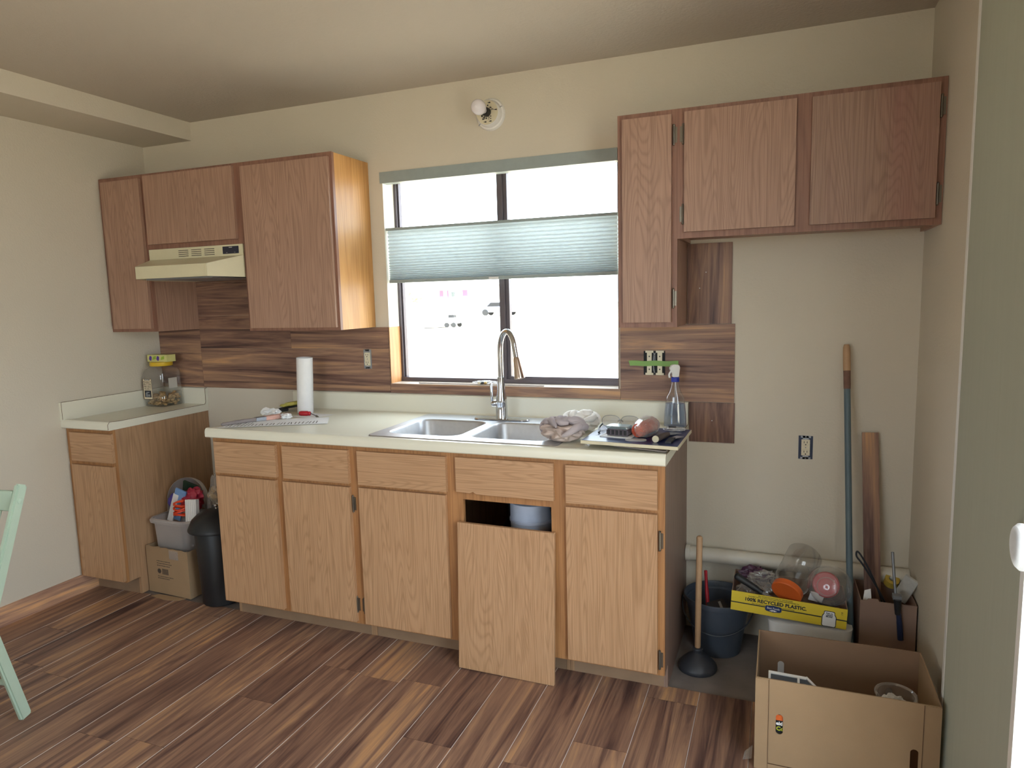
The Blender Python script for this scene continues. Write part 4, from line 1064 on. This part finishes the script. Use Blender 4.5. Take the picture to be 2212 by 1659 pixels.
b = B(); tube(b, smoothpts([(3.105, -.110, .305), (3.112, -.125, .22), (3.125, -.16, .10), (3.13, -.165, .02)], 4), [.0065]*4+[.008]*4+[.009]*5, 10); O('red_handle', b, m_red, t, smooth=50)
b = B(); box(b, 3.118, 3.150, -.182, -.150, .002+.006, .05); O('brush_head', b, m_black, t, bev=.003)
t = thing('dustpan', 'dark dustpan with clear edge lying inside the slate bucket', 'dustpan', (3.17, -.17, .09))
b = B(); prism(b, [(-.05, -.04), (.05, -.04), (.035, .045), (-.035, .045)], 'z', 0, .004); MM = Matrix.Translation((3.165, -.175, .165)) @ Matrix.Rotation(radians(38), 4, 'X') @ Matrix.Rotation(radians(25), 4, 'Z'); bmesh.ops.transform(b, matrix=MM, verts=b.verts); O('pan', b, m_black, t)
b = B(); box(b, .01, .02, -.045, .035, .004, .006); bmesh.ops.transform(b, matrix=MM, verts=b.verts); O('clear_strip', b, m_frost, t)

t = thing('plunger', 'toilet plunger with wooden stick and black rubber cup on bare floor', 'plunger', (3.098, -.345, 0))
PM = Matrix.Translation((3.100, -.352, -.0052))
O('rubber_cup', lathe(B(), [(.066, 0), (.073, .002), (.076, .010), (.073, .020), (.060, .036), (.042, .052), (.024, .063), (.018, .068), (.018, .078), (.021, .082), (.019, .088), (.012, .089)], 32, PM, True, True), m_rubber, t, smooth=40)
b = B(); rod(b, (3.100, -.352, .078), (3.103, -.342, .535), .0115, .0118, 16, rnd=1); O('wooden_stick', b, m_wood, t, smooth=40)

# white bin under the yellow tray
t = thing('white_bin', 'white plastic bin under the yellow tray', 'bin', (3.50, -.16, 0))
b, rg = taper(B(), [(.128, .095, .03, 0), (.132, .099, .03, .005), (.150, .112, .035, .210), (.146, .108, .035, .212)], Matrix.Translation((3.505, -.185, -.005))); b.faces.new(list(reversed(rg[0]))); b.faces.new(rg[-1]); O('bin_body', b, m_white, t, smooth=40)
b = B(); tube(b, smoothpts([(3.565, -.302, .170), (3.575, -.309, .155), (3.600, -.311, .151), (3.622, -.305, .160)], 4), .003, 6); O('handle_loop', b, m_galv, t, smooth=40)

# yellow tray
yt = thing('yellow_tray', 'yellow printed cardboard tray of plastic packaging on the white bin', 'tray', (3.425, -.19, .21))
YM = Matrix.Translation((3.4235, -.303, .2265)) @ Matrix.Rotation(radians(2.9), 4, 'Y')     # origin: middle of lower front edge
def yb(name, *a, m=m_card2, **k):
    b = B(); box(b, *a); bmesh.ops.transform(b, matrix=YM, verts=b.verts); return O(name, b, m, yt, **k)
yf = yb('front_wall', -.205, .205, 0, .003, 0, .078, m=m_yellow); yb('side_wall', -.205, -.202, .003, .222, 0, .078); yb('side_wall', .202, .205, .003, .222, 0, .078)
yb('back_wall', -.205, .205, .222, .225, 0, .078); yb('tray_floor', -.202, .202, .003, .222, 0, .003)
m_navyp = simple('print_navy', '1C2434', .6)
def yp(x0, x1, z0, z1, m=m_navyp, y=-.0004, name='printed_stripe'):
    b = B(); box(b, x0, x1, y, y+.0005, z0, z1); bmesh.ops.transform(b, matrix=YM, verts=b.verts); return O(name, b, m, yf)
yp(-.205, -.080, .0315, .0355); yp(-.020, .119, .0315, .0355); yp(.170, .205, .0315, .0355)
def yt_(s, x, z, sz, m=m_navyp, sx=1, bold=0): text('print', s, sz, YM @ Matrix.Translation((x, -.0009, z)) @ FRONT, m, yf, sx=sx, bold=bold)
yt_('100% RECYCLED PLASTIC.', -.045, .0525, .0188, sx=1.03, bold=.0006)
yt_('OUR BEST MAYO IS NOW THAT BEST FOODS HAS SWITCHED TO', -.052, .0660, .0056, sx=1.1); yt_('BEST MAYONNAISE. IT IS THE SAME DELICIOUS MAYONNAISE!', -.052, .0395, .0050, sx=1.1)
yt_('BEST FOODS HAS SWITCHED TO 100% RECYCLED', -.045, .0725, .0050, sx=1.1)
b = B(); prism(b, [(-.0795, .024), (-.074, .020), (-.050, .0165), (-.026, .020), (-.0205, .024), (-.0205, .038), (-.026, .0415), (-.050, .044), (-.074, .0415), (-.0795, .038)], 'y', -.0010, -.0004); bmesh.ops.transform(b, matrix=YM, verts=b.verts); O('printed_badge', b, simple('badge_blue', '24386E', .5), yf)
text('print', 'Best Foods', .0115, YM @ Matrix.Translation((-.050, -.0013, .0325)) @ FRONT, m_paper, yf, sx=.88)
b = B()
prism(b, [(-.064, .0225), (-.052, .0195), (-.050, .0240), (-.048, .0195), (-.036, .0225), (-.046, .0262), (-.054, .0262)], 'y', -.0014, -.0010); bmesh.ops.transform(b, matrix=YM, verts=b.verts); O('printed_ribbon', b, m_paper, yf)
jarp = [(.124, .000), (.166, .000), (.170, .004), (.170, .040), (.164, .050), (.164, .058), (.160, .061), (.130, .061), (.126, .058), (.126, .050), (.120, .040), (.120, .004)]
b = B(); prism(b, jarp, 'y', -.0008, -.0002); bmesh.ops.transform(b, matrix=YM, verts=b.verts); O('printed_jar_outline', b, m_navyp, yf)
jx, jz = .145, .030
b = B(); prism(b, [(jx+(x-jx)*.90, jz+(z-jz)*.93) for x, z in jarp], 'y', -.0012, -.0008); bmesh.ops.transform(b, matrix=YM, verts=b.verts); O('printed_jar', b, m_paper, yf)
for s_, z_ in (('Scan to', .0525), ('LEARN', .0455), ('MORE!', .0390)): text('print', s_, .0078, YM @ Matrix.Translation((.145, -.0015, z_)) @ FRONT, m_navyp, yf, bold=.0002)
yt_('94', .187, .062, .0065); yt_('7 S', .187, .0555, .0050)

# contents of the tray
t = thing('clear_jar', 'empty clear jar with orange screw lid lying on the yellow tray', 'jar', (3.44, -.20, .24))
j0, j1 = Vector((3.424, -.272, .328)), Vector((3.492, -.110, .425)); M, L = axis_M(j0, j1)
O('jar_body', lathe(B(), [(.054, .0), (.055, .010), (.062, .030), (.066, .045), (.066, .10), (.063, .11), (.066, .12), (.066, L-.012), (.055, L), (.001, L)], 32, M @ Matrix.Rotation(.4, 4, 'Z'), False), m_clear, t, smooth=40)
O('lid', lathe(B(), [(.001, -.014), (.053, -.014), (.057, -.011), (.057, .008), (.055, .010)], 32, M, False, True), m_orange, t, smooth=30)
t = thing('clear_cup', 'clear plastic bowl-shaped cup over a red lid on the yellow tray', 'cup', (3.58, -.22, .25))
u0, u1 = Vector((3.560, -.285, .366)), Vector((3.580, -.180, .330)); M, L = axis_M(u0, u1)
O('cup_body', lathe(B(), [(.001, .002), (.012, 0), (.020, .003), (.034, .004), (.052, .012), (.065, .030), (.073, .055), (.076, .075), (.080, .078), (.080, .083)], 36, M), m_film, t, smooth=50)
O('base_ring', lathe(B(), [(.030, -.001), (.033, -.003), (.036, .002)], 28, M), m_film, t, smooth=50)
O('red_lid', lathe(B(), [(.001, .050), (.044, .050), (.048, .054), (.048, .074), (.045, .076)], 32, M @ Matrix.Translation((.010, .004, 0)), False, True), m_red, t, smooth=40)
t = thing('black_ladle', 'black-handled utensil lying on wrappers at left of the yellow tray', 'utensil', (3.28, -.25, .27))
b = B(); tube(b, smoothpts([(3.232, -.272, .366), (3.262, -.275, .350), (3.30, -.28, .330), (3.335, -.285, .312)], 4), [.008]+[.014]*5+[.013]*4+[.010]*3, 10); O('handle', b, m_black, t, smooth=50)
O('blade', slab(Vector((3.335, -.283, .312)), Vector((3.372, -.280, .292)), .012, .02, .002), m_steel, t)
b = B(); crumple(b, (3.300, -.130, .318), (.065, .045, .040), 61, .35, 4); T1('purple_wrapper', b, m_purple, 'dark purple foil wrapper at the back of the yellow tray', 'wrapper', smooth=40)
b = B(); crumple(b, (3.345, -.200, .325), (.075, .055, .042), 62, .35, 4); T1('clear_wrap', b, m_film, 'crumpled clear wrap between the purple wrapper and the jar', 'plastic wrap', smooth=40)
b = B(); crumple(b, (3.285, -.215, .280), (.055, .06, .035), 63, .3, 3); T1('clear_clamshell', b, m_film, 'clear clamshell packaging under the black handle', 'packaging', smooth=40)
rotbox('white_label_packet', (3.528, -.235, .300), (.050, .005, .040), (.3, .2, .1), m_paper, 'small white striped packet between jar and cup', 'packet')
b = B(); crumple(b, (3.555, -.255, .262), (.06, .03, .020), 65, .3, 3); T1('black_wrapper', b, m_black, 'shiny black wrapper under the clear cup', 'wrapper', smooth=40)
b = B(); crumple(b, (3.50, -.18, .262), (.10, .06, .030), 66, .3, 3); T1('brown_wrapper', b, simple('brown_wrap', '6A5648', .6), 'brown wrapping beneath the orange-lidded jar', 'wrapper', smooth=40)

# long pole with worn wooden tip, reaching to the floor
t = thing('broom_pole', 'long blue-grey pole with bare wooden tip leaning against the wall', 'pole', (3.65, -.14, 0))
p0, p1 = Vector((3.6695, -.352, -.003)), Vector((3.6195, -.030, 1.256))
def pl(f_): return p0.lerp(p1, f_)
m_pole = simple('blue_grey_paint', '5A6C74', .5, var=.12, scale=8)
p0 = Vector((3.6550, -.262, -.003))
b = B(); rod(b, pl(0), pl(.865), .0118, n=16); O('painted_shaft', b, m_pole, t, smooth=50)
b = B(); tube(b, [pl(.865), pl(.88), pl(.90), pl(.92)], [.0122, .0128, .0126, .0132], 14); O('rusty_wrap', b, simple('rust_wrap', '7A5A4C', .8, var=.25), t, smooth=50)
b = B(); tube(b, [pl(.92), pl(.94), pl(.965), pl(.98), pl(.992), pl(1)], [.0135, .0138, .0136, .0134, .0125, .009], 14); O('wooden_tip', b, m_wood, t, smooth=50)

# cardboard box in the back corner
bb = thing('cardboard_box', 'tall grey-brown cardboard box in the far right corner, holding a board', 'cardboard box', (3.765, -.16, 0))
MBB = Matrix.Translation((3.7685, -.1475, -.005)) @ Matrix.Rotation(radians(1.0), 4, 'Z')
open_box(bb, .186, .205, .322, m_card2, m_cardin, MBB, .004)
b = B(); box(b, -.090, .090, .0985, .1015, .322, .365); bmesh.ops.transform(b, matrix=MBB, verts=b.verts); O('upright_flap', b, m_card2, bb)
b = B(); prism(b, [(-.072, .322), (-.030, .322), (-.034, .332), (-.066, .330)], 'y', -.1022, -.099); bmesh.ops.transform(b, matrix=MBB, verts=b.verts)
O('torn_tab', b, m_card2, bb)
# plank offcut
t = T1('plank_offcut', bx(3.686, 3.744, -.010, -.003, .0, .89), m_floor_z, 'upright walnut-look plank offcut leaning in the far corner box', 'plank', bev=.0008)
t.location = (3.742, -.150, .030); t.rotation_euler = (radians(-8.6), radians(-1.8), 0)
# caulking gun
t = thing('caulking_gun', 'dark blue caulking gun hooked over the corner box front', 'caulking gun', (3.80, -.25, .1))
b = B(); tube(b, smoothpts([(3.783, -.205, .498), (3.785, -.21, .470), (3.790, -.225, .40), (3.795, -.235, .345)], 4), .005, 8); O('plunger_rod', b, m_galv, t, smooth=50)
O('thumb_catch', bx(3.783, 3.811, -.262, -.232, .336, .352), m_galv, t, bev=.002)
b = B(); rod(b, (3.797, -.2635, .340), (3.800, -.2660, .285), .013, .010, 12); O('body', b, m_black, t, smooth=50)
b = B(); tube(b, smoothpts([(3.800, -.266, .300), (3.806, -.2675, .255), (3.812, -.2680, .190)], 4), [.009]*4+[.010]*5, 8); O('handle', b, simple('dark_blue_plastic', '1C2848', .4), t, smooth=50)
# black cable loop
b = B(); tube(b, smoothpts([(3.770, -.12, .20), (3.762, -.13, .28), (3.722, -.16, .385), (3.688, -.17, .452), (3.670, -.17, .475), (3.668, -.17, .455), (3.690, -.17, .425), (3.735, -.16, .35), (3.778, -.13, .26), (3.782, -.12, .20)], 5), .0035, 8)
T1('black_cable', b, m_rubber, 'thin black cable loop rising from the corner box', 'cable', smooth=50)
# packet and tape in box
o = rotbox('paper_packet', (3.838, -.165, .345), (.050, .012, .12), (.25, .45, -.45), simple('white_grid_print', 'C8C6C0', .6, var=.12, scale=50), 'white printed paper packet leaning out of the corner box', 'packet')
b = B(); M, L = axis_M((3.802, -.06, .32), (3.806, -.075, .345)); lathe(b, [(.012, 0), (.026, 0), (.026, L), (.012, L)], 24, M); t = T1('tape_roll', b, simple('yellow_tape', 'C8A848', .5), 'yellow tape roll at the back of the corner box', 'tape', smooth=40)
b = B(); sheet(b, [(0, 0), (.03, .004), (.026, .05), (.006, .042)], 0, lift=[0, .004, .012, .003]); 
bmesh.ops.transform(b, matrix=Matrix.Translation((3.690, -.21, .295)) @ Matrix.Rotation(radians(70), 4, 'X'), verts=b.verts); T1('paper_scrap', b, m_paper, 'curled pale paper scrap at left in the corner box', 'paper scrap')

# big cardboard box
bg_ = thing('cardboard_box', 'large open cardboard box in front, with slotted hand holes', 'cardboard box', (3.575, -.735, 0))
GM = Matrix.Translation((3.576, -.733, .0006))
L_, W_, H_ = .492, .318, .300
def gp(name, poly_or, mat=m_card, **k): pass
def slotted(name, y0, y1, slots, mat):
    b = B(); outer = [(-L_/2, 0), (L_/2, 0), (L_/2, H_), (-L_/2, H_)]; ed = []
    for P in [outer]+slots:
        vs = [b.verts.new((x, y0, z)) for x, z in P]
        for i in range(len(vs)): ed.append(b.edges.new((vs[i], vs[(i+1) % len(vs)])))
    bmesh.ops.triangle_fill(b, use_beauty=True, use_dissolve=False, edges=ed)
    g = bmesh.ops.extrude_face_region(b, geom=list(b.faces)); bmesh.ops.translate(b, verts=[v for v in g['geom'] if isinstance(v, bmesh.types.BMVert)], vec=(0, y1-y0, 0))
    bmesh.ops.recalc_face_normals(b, faces=b.faces); bmesh.ops.transform(b, matrix=GM, verts=b.verts); return O(name, b, mat, bg_)
def slot(cx, cz, w=.0105, h=.036):
    return [(cx+w*cos(a), cz+h*(1 if sin(a) > 0 else -1)*.62+w*sin(a)) for a in [2*pi*(i+.5)/16 for i in range(16)]]
slotted('front_panel', -W_/2, -W_/2+.004, [slot(-.176, .158), slot(.184, .126)], m_card)
slotted('back_panel', W_/2-.004, W_/2, [slot(-.172, .165), slot(.160, .130)], m_cardin)
for s in (-1, 1):
    b = B(); box(b, s*L_/2-(.004 if s > 0 else 0), s*L_/2+(0 if s > 0 else .004), -W_/2+.004, W_/2-.004, 0, H_); bmesh.ops.transform(b, matrix=GM, verts=b.verts); O('side_panel', b, m_card, bg_)
b = B(); box(b, -L_/2+.004, L_/2-.004, -W_/2+.004, W_/2-.004, 0, .005); bmesh.ops.transform(b, matrix=GM, verts=b.verts); O('bottom_panel', b, m_cardin, bg_)
b = B(); box(b, -L_/2-.0005, -.208, -W_/2-.0022, -W_/2-.0001, .001, H_-.002); bmesh.ops.transform(b, matrix=GM, verts=b.verts); O('corner_flap', b, m_card, bg_)
b = B(); box(b, .204, L_/2+.0005, -W_/2-.0022, -W_/2-.0001, .001, H_-.002); bmesh.ops.transform(b, matrix=GM, verts=b.verts); O('corner_flap', b, m_card, bg_)
b = B(); box(b, -.207, .203, -W_/2-.0035, -W_/2-.0002, .002, .024); bmesh.ops.transform(b, matrix=GM, verts=b.verts); O('lower_flap', b, m_card, bg_)
m_crease = simple('cardboard_crease', '6E543E', .9)
for q in ((-.2082, -.2070, -W_/2-.0037, .001, H_-.002), (.2028, .2040, -W_/2-.0037, .001, H_-.002), (-.207, .203, -W_/2-.0037, .0236, .0246)):
    b = B(); box(b, q[0], q[1], q[2], -W_/2-.0002, q[3], q[4]); bmesh.ops.transform(b, matrix=GM, verts=b.verts); O('crease', b, m_crease, bg_)
# contents of the big box
t = thing('sticker_card', 'dark card with orange and yellow print behind left hand hole of big box', 'card', (3.40, -.87, .1))
y_ = -.733-W_/2+.0065
O('card', bx(3.378, 3.425, y_, y_+.002, .11, .215), m_dark, t)
O('orange_patch', bx(3.388, 3.412, y_-.0006, y_, .168, .186), m_orange, t)
t_ = text('print', 'eid', .016, front_at(3.400, y_-.0008, .158), m_paper, t, bold=.0006); text('print', 'Cd', .018, front_at(3.402, y_-.0008, .141), simple('lime', 'B8C034', .5), t, bold=.0006)
t = thing('drawer_organizer', 'white plastic frame with dark panel lying inside the big box', 'tray', (3.44, -.76, .17))
OM = Matrix.Translation((3.427, -.852, .250)) @ Matrix.Rotation(radians(1.5), 4, 'Y') @ Matrix.Rotation(radians(20), 4, 'X')
def op(name, poly, z0, z1, m):
    b = B(); prism(b, poly, 'z', z0, z1); bmesh.ops.transform(b, matrix=OM, verts=b.verts); O(name, b, m, t, bev=.001)
op('dark_panel', [(-.055, -.028), (.075, -.028), (.075, .02), (.045, .055), (-.055, .055)], 0, .003, simple('slate_panel', '4A5058', .5))
for q in ([(-.062, .050), (.048, .050), (.048, .060), (-.062, .060)], [(.044, .058), (.050, .062), (.086, .022), (.078, .018)], [(.022, -.028), (.029, -.028), (.029, .051), (.022, .051)], [(-.062, -.028), (-.055, -.028), (-.055, .051), (-.062, .051)]): op('white_rib', q, -.001, .007, m_white)
b = B(); crumple(b, (3.47, -.71, .07), (.11, .08, .06), 71, .3, 3, flat=.008); T1('packing_paper', b, m_cardin, 'brown packing paper low inside the big box', 'packing paper', smooth=40)
t = thing('clear_bowl', 'round clear plastic lid over white scraps inside the big box, right', 'plastic bowl', (3.73, -.735, .006))
M = Matrix.Translation((3.730, -.735, .010)) @ Matrix.Rotation(radians(3), 4, 'X')
O('bowl', lathe(B(), [(.001, 0), (.035, 0), (.052, .19), (.054, .222), (.058, .224), (.059, .230), (.055, .232), (.050, .228)], 36, M), m_film, t, smooth=50)
b = B(); crumple(b, (3.728, -.738, .188), (.042, .042, .045), 73, .4, 4); O('white_scraps', b, m_paper, t, smooth=30)
b = B(); sheet(b, [(3.295, -.872), (3.322, -.862), (3.322, -.800), (3.300, -.835)], .004, lift=[.001, .004, .010, .006]); T1('torn_film_scrap', b, m_film, 'torn translucent scrap on floor left of the big box', 'scrap')

# white bucket and straps seen in the sink cabinet's open bay
t = thing('white_bucket', 'pale plastic bucket inside the open sink cabinet', 'bucket', (2.43, -.40, .105))
WM = Matrix.Translation((2.445, -.425, .1055))
O('bucket_body', lathe(B(), [(.075, 0), (.078, .004), (.090, .46), (.093, .462), (.093, .472), (.090, .474), (.090, .540), (.088, .541)], 28, WM, True, True), simple('pale_blue_plastic', 'C4CCE0', .4), t, smooth=40)
t = thing('drain_pipe', 'dark drain pipe inside the open sink cabinet', 'pipe', (2.33, -.35, .3))
b = B(); tube(b, smoothpts([(2.33, -.34, .75), (2.33, -.34, .45), (2.30, -.30, .40), (2.26, -.26, .45), (2.26, -.02, .48)], 4), .022, 12); O('trap', b, m_black, t, smooth=50)
b = B(); rod(b, (2.33, -.34, .60), (2.33, -.34, .63), .028, n=14); O('slip_nut', b, m_black, t, smooth=40)
t = thing('supply_hose', 'dark hose and reddish valve at right inside the open sink cabinet', 'hose', (2.54, -.45, .4))
b = B(); tube(b, smoothpts([(2.545, -.47, .66), (2.55, -.46, .60), (2.56, -.40, .5), (2.57, -.02, .42)], 4), .011, 8); O('hose', b, m_black, t, smooth=50)
b = B(); rod(b, (2.532, -.500, .668), (2.532, -.480, .668), .012, n=12); O('valve_knob', b, simple('dark_red_knob', '7A3048', .5), t, smooth=40)

# counter edge strip of wood on counter floor corner, wall nails
b = B()
for x, z in ((3.085, 1.555), (3.06, 1.49), (3.115, .93)):
    n0 = lathe(B(), [(.0022, 0), (.0018, .0012)], 8, Matrix.Translation((x, -.0060, z)) @ Matrix.Rotation(pi/2, 4, 'X'), True, True); O('nail', n0, m_paper, wall_back)

# ================================================================ chair at the left edge
ang = radians(278); dch = Vector((cos(ang), sin(ang), 0)); wch = -Vector((-sin(ang), cos(ang), 0))
F0 = Vector((.862, -1.482, 0)); ch = thing('folding_chair', 'pale mint painted wooden folding chair at left edge', 'chair', tuple(F0+wch*.2))
def cp(a, z, s): return F0+dch*a+wch*s+Vector((0, 0, z))
def ray_plane(px, py):
    r = f+r2*((px-1106.4)/1479.83)-u2*((py-829.36)/1479.83)
    nr = dch.cross(Vector((0, 0, 1))); tt = (F0-CAM).dot(nr)/r.dot(nr); P_ = CAM+r*tt; return (P_-F0).dot(dch), P_.z
A1 = ray_plane(46, 1046); A2 = ray_plane(-4, 1265); B1 = ray_plane(-2, 1410)
def bar(a0, z0, a1, z1, s, w, d, name='leg', ext=0):
    p, q = cp(a0, z0, s), cp(a1, z1, s); dr = (q-p).normalized(); p = p-dr*ext
    si = dr.cross(wch).normalized(); b = B(); P8 = [x+wch*ww*d/2+si*ss*w/2 for x in (p, q) for ww, ss in ((-1, -1), (1, -1), (1, 1), (-1, 1))]
    vs = [b.verts.new(x) for x in P8]
    for f4 in ((0, 1, 2, 3), (7, 6, 5, 4), (0, 4, 5, 1), (1, 5, 6, 2), (2, 6, 7, 3), (3, 7, 4, 0)): b.faces.new([vs[i] for i in f4])
    bmesh.ops.recalc_face_normals(b, faces=b.faces)
    return O(name, b, m_mint, ch, bev=.006, seg=2)
sl = (A1[0]-A2[0])/(A1[1]-A2[1]); az = A2[0]-sl*A2[1]        # upright line a = az + sl*z
slb = B1[0]/B1[1]
for s in (0, .40):
    bar(az+sl*.012, .012, A1[0], A1[1], s, .040, .022, 'upright')
    bar(0+slb*.008, .008, slb*.43, .43, s+(.024 if s == 0 else -.024), .040, .022, 'rear_leg') if False else bar(slb*.012, .012, slb*.43, .43, s+(.0 if s == 0 else 0)-(.0), .042, .022, 'rear_leg')
def cross(a, z, h, th, s0, s1, name):
    b = B(); P8 = [cp(a+da*th/2, z+dz*h/2, s) for s in (s0, s1) for da, dz in ((-1, -1), (1, -1), (1, 1), (-1, 1))]
    vs = [b.verts.new(x) for x in P8]
    for f4 in ((0, 1, 2, 3), (7, 6, 5, 4), (0, 4, 5, 1), (1, 5, 6, 2), (2, 6, 7, 3), (3, 7, 4, 0)): b.faces.new([vs[i] for i in f4])
    bmesh.ops.recalc_face_normals(b, faces=b.faces); return O(name, b, m_mint, ch, bev=.003)
def au(z): return az+sl*z
cross(au(A1[1]-.06), A1[1]-.055, .075, .014, .011, .389, 'back_slat'); cross(au(.60), .60, .05, .014, .011, .389, 'back_slat')
for i in range(3):
    s = .07+.13*i; b = B(); rod(b, cp(au(.62), .62, s), cp(au(A1[1]-.09), A1[1]-.09, s), .009, n=10); O('back_spindle', b, m_mint, ch, smooth=50)
st = B()
b = B(); P8 = []
for s in (0.025, .375):
    for a, z in ((au(.43)-.02, .425), (au(.43)-.02, .443), (au(.43)+.36, .455), (au(.43)+.36, .437)): P8.append(cp(a, z, s))
vs = [b.verts.new(x) for x in P8]
for f4 in ((0, 1, 2, 3), (7, 6, 5, 4), (0, 4, 5, 1), (1, 5, 6, 2), (2, 6, 7, 3), (3, 7, 4, 0)): b.faces.new([vs[i] for i in f4])
bmesh.ops.recalc_face_normals(b, faces=b.faces); O('seat', b, m_mint, ch, bev=.004)
for a, z in ((slb*.16, .16), (au(.13), .13)): 
    b = B(); rod(b, cp(a, z, -.006), cp(a, z, .406), .010, n=12); O('stretcher', b, m_mint, ch, smooth=50)
b = B(); pz = A1[1]-.055; q = cp(au(pz), pz, 0); qd = -wch; M, L = axis_M(q+qd*.010, q+qd*.015); lathe(b, [(.010, 0), (.009, .003), (.004, L)], 14, M, True, True); O('bolt_cap', b, m_mint, ch, smooth=40)

# ================================================================ outdoors
GZ = -.30
m_ground = simple('bleached_ground', 'C9BCA6', .9, var=.04, scale=.4)
S('ground', bx(-150, 150, .16, 200, GZ-.1, GZ), m_ground); S('patio_slab', bx(XR+.14, 60, -60, .155, GZ-.1, GZ), m_ground); S('rear_yard', bx(-60, XR+.14, -60, YB-.16, GZ-.1, GZ), m_ground)
hs = thing('house', 'distant white house with red shutters across the bright ground', 'house', (-38, 84, GZ))
m_siding = simple('white_siding', 'F0EEE8', .8, var=.02, scale=1); m_shut = simple('red_shutter', 'C25A72', .7, var=.05, scale=1)
O('wall', bx(-46, -29, 80, 88, GZ, 3.3), m_siding, hs); b = B(); prism(b, [(79, 3.3), (89, 3.3), (84, 6.0)], 'x', -46.6, -28.4); O('roof', b, simple('pale_roof', 'D8D4CC', .8, scale=1), hs)
for x0, x1 in ((-39.3, -38.8), (-38.2, -38.0), (-35.9, -35.2)): O('shutter', bx(x0, x1, 79.9, 80, 1.75, 2.75), m_shut, hs)
for x0, x1 in ((-37.6, -36.9), (-36.6, -36.1)):
    q = O('window', bx(x0, x1, 79.92, 80, 1.8, 2.6), m_galv, hs); O('pane', bx(x0+.08, x1-.08, 79.9, 79.92, 1.88, 2.52), m_glass, q)
fe = thing('white_fence', 'low white board fence in front of the distant house', 'fence', (-30, 70, GZ))
for i in range(40): O('board', bx(-44+.72*i, -44+.72*i+.66, 70, 70.05, GZ, 1.25), m_siding, fe)
def tree(x, y, h, label, seed):
    t = thing('tree', label, 'tree', (x, y, GZ), group='trees beyond the fence')
    b = B(); tube(b, [(x, y, GZ), (x+.1, y, h*.3), (x-.1, y, h*.6)], [.25, .2, .1], 8); O('trunk', b, simple('bark', '6A5A48', .9), t)
    b = B(); rt_ = random.Random(seed)
    for i in range(14): blob(b, (x+rt_.uniform(-1, 1)*h*.25, y+rt_.uniform(-1, 1)*h*.2, h*(.45+.45*rt_.random())), (h*.16, h*.16, h*.13), .4, 2, 2, seed+i)
    O('foliage', b, simple('foliage', 'A8BC90', .9, var=.3, scale=1.5), t, kind='stuff')
tree(-45.5, 74, 4.6, 'green tree at left of the distant house', 2); tree(-40.6, 76, 3.4, 'small green tree directly before the distant house', 9)
t = thing('parked_car', 'small bluish car parked far off near the window mullion', 'car', (-31.5, 66, GZ))
b = B(); prism(b, [(-2.0, .35), (-2.0, .85), (-1.2, .95), (-.7, 1.45), (.8, 1.45), (1.4, .95), (2.0, .85), (2.0, .35)], 'y', -.8, .8); bmesh.ops.translate(b, verts=b.verts, vec=(-25.0, 66, GZ)); O('car_body', b, simple('car_paint', '8C96B0', .3), t)
b = B(); prism(b, [(-1.1, .97), (-.65, 1.38), (.75, 1.38), (1.25, .97)], 'y', -.82, .82); bmesh.ops.translate(b, verts=b.verts, vec=(-25.0, 66, GZ)); O('side_glass', b, m_dark, t)
for x in (-1.3, 1.3):
    for y in (-.78, .78): b = B(); rod(b, (-25.0+x, 66+y-.1, GZ+.34), (-25.0+x, 66+y+.1, GZ+.34), .34, n=16); O('wheel', b, m_black, t)
t = thing('small_cart', 'small pale utility cart standing on the bright ground outside', 'cart', (-16.6, 37.5, GZ))
O('cart_body', bx(-16.95, -16.25, 37.2, 38.0, GZ+.25, GZ+.62), m_siding, t, bev=.03); O('canopy', bx(-16.95, -16.45, 37.2, 37.9, GZ+1.12, GZ+1.17), m_siding, t, bev=.01)
for x in (-16.92, -16.48):
    for y in (37.23, 37.87): b = B(); rod(b, (x, y, GZ+.6), (x, y, GZ+1.13), .02, n=8); O('post', b, m_black, t)
O('seat', bx(-16.9, -16.5, 37.5, 37.85, GZ+.62, GZ+.80), m_black, t, bev=.03); O('side_panel', bx(-16.965, -16.951, 37.3, 37.9, GZ+.30, GZ+.55), m_navy, t)
for x in (-16.85, -16.35):
    for y in (37.15, 38.05): b = B(); rod(b, (x, y-.05, GZ+.16), (x, y+.05, GZ+.16), .16, n=14); O('wheel', b, m_black, t)
b = B(); rod(b, (-19.55, 37.8, GZ), (-19.55, 37.8, GZ+1.25), .04, n=8); T1('marker_post', b, m_galv, 'thin grey post standing alone on the bright ground outside', 'post')
b = B(); tube(b, smoothpts([(-17.9, 36.0, GZ+.03), (-17.2, 36.3, GZ+.03), (-16.7, 36.9, GZ+.03)], 4), .025, 6); T1('garden_hose', b, m_black, 'dark hose on the bright ground beside the utility cart', 'hose')
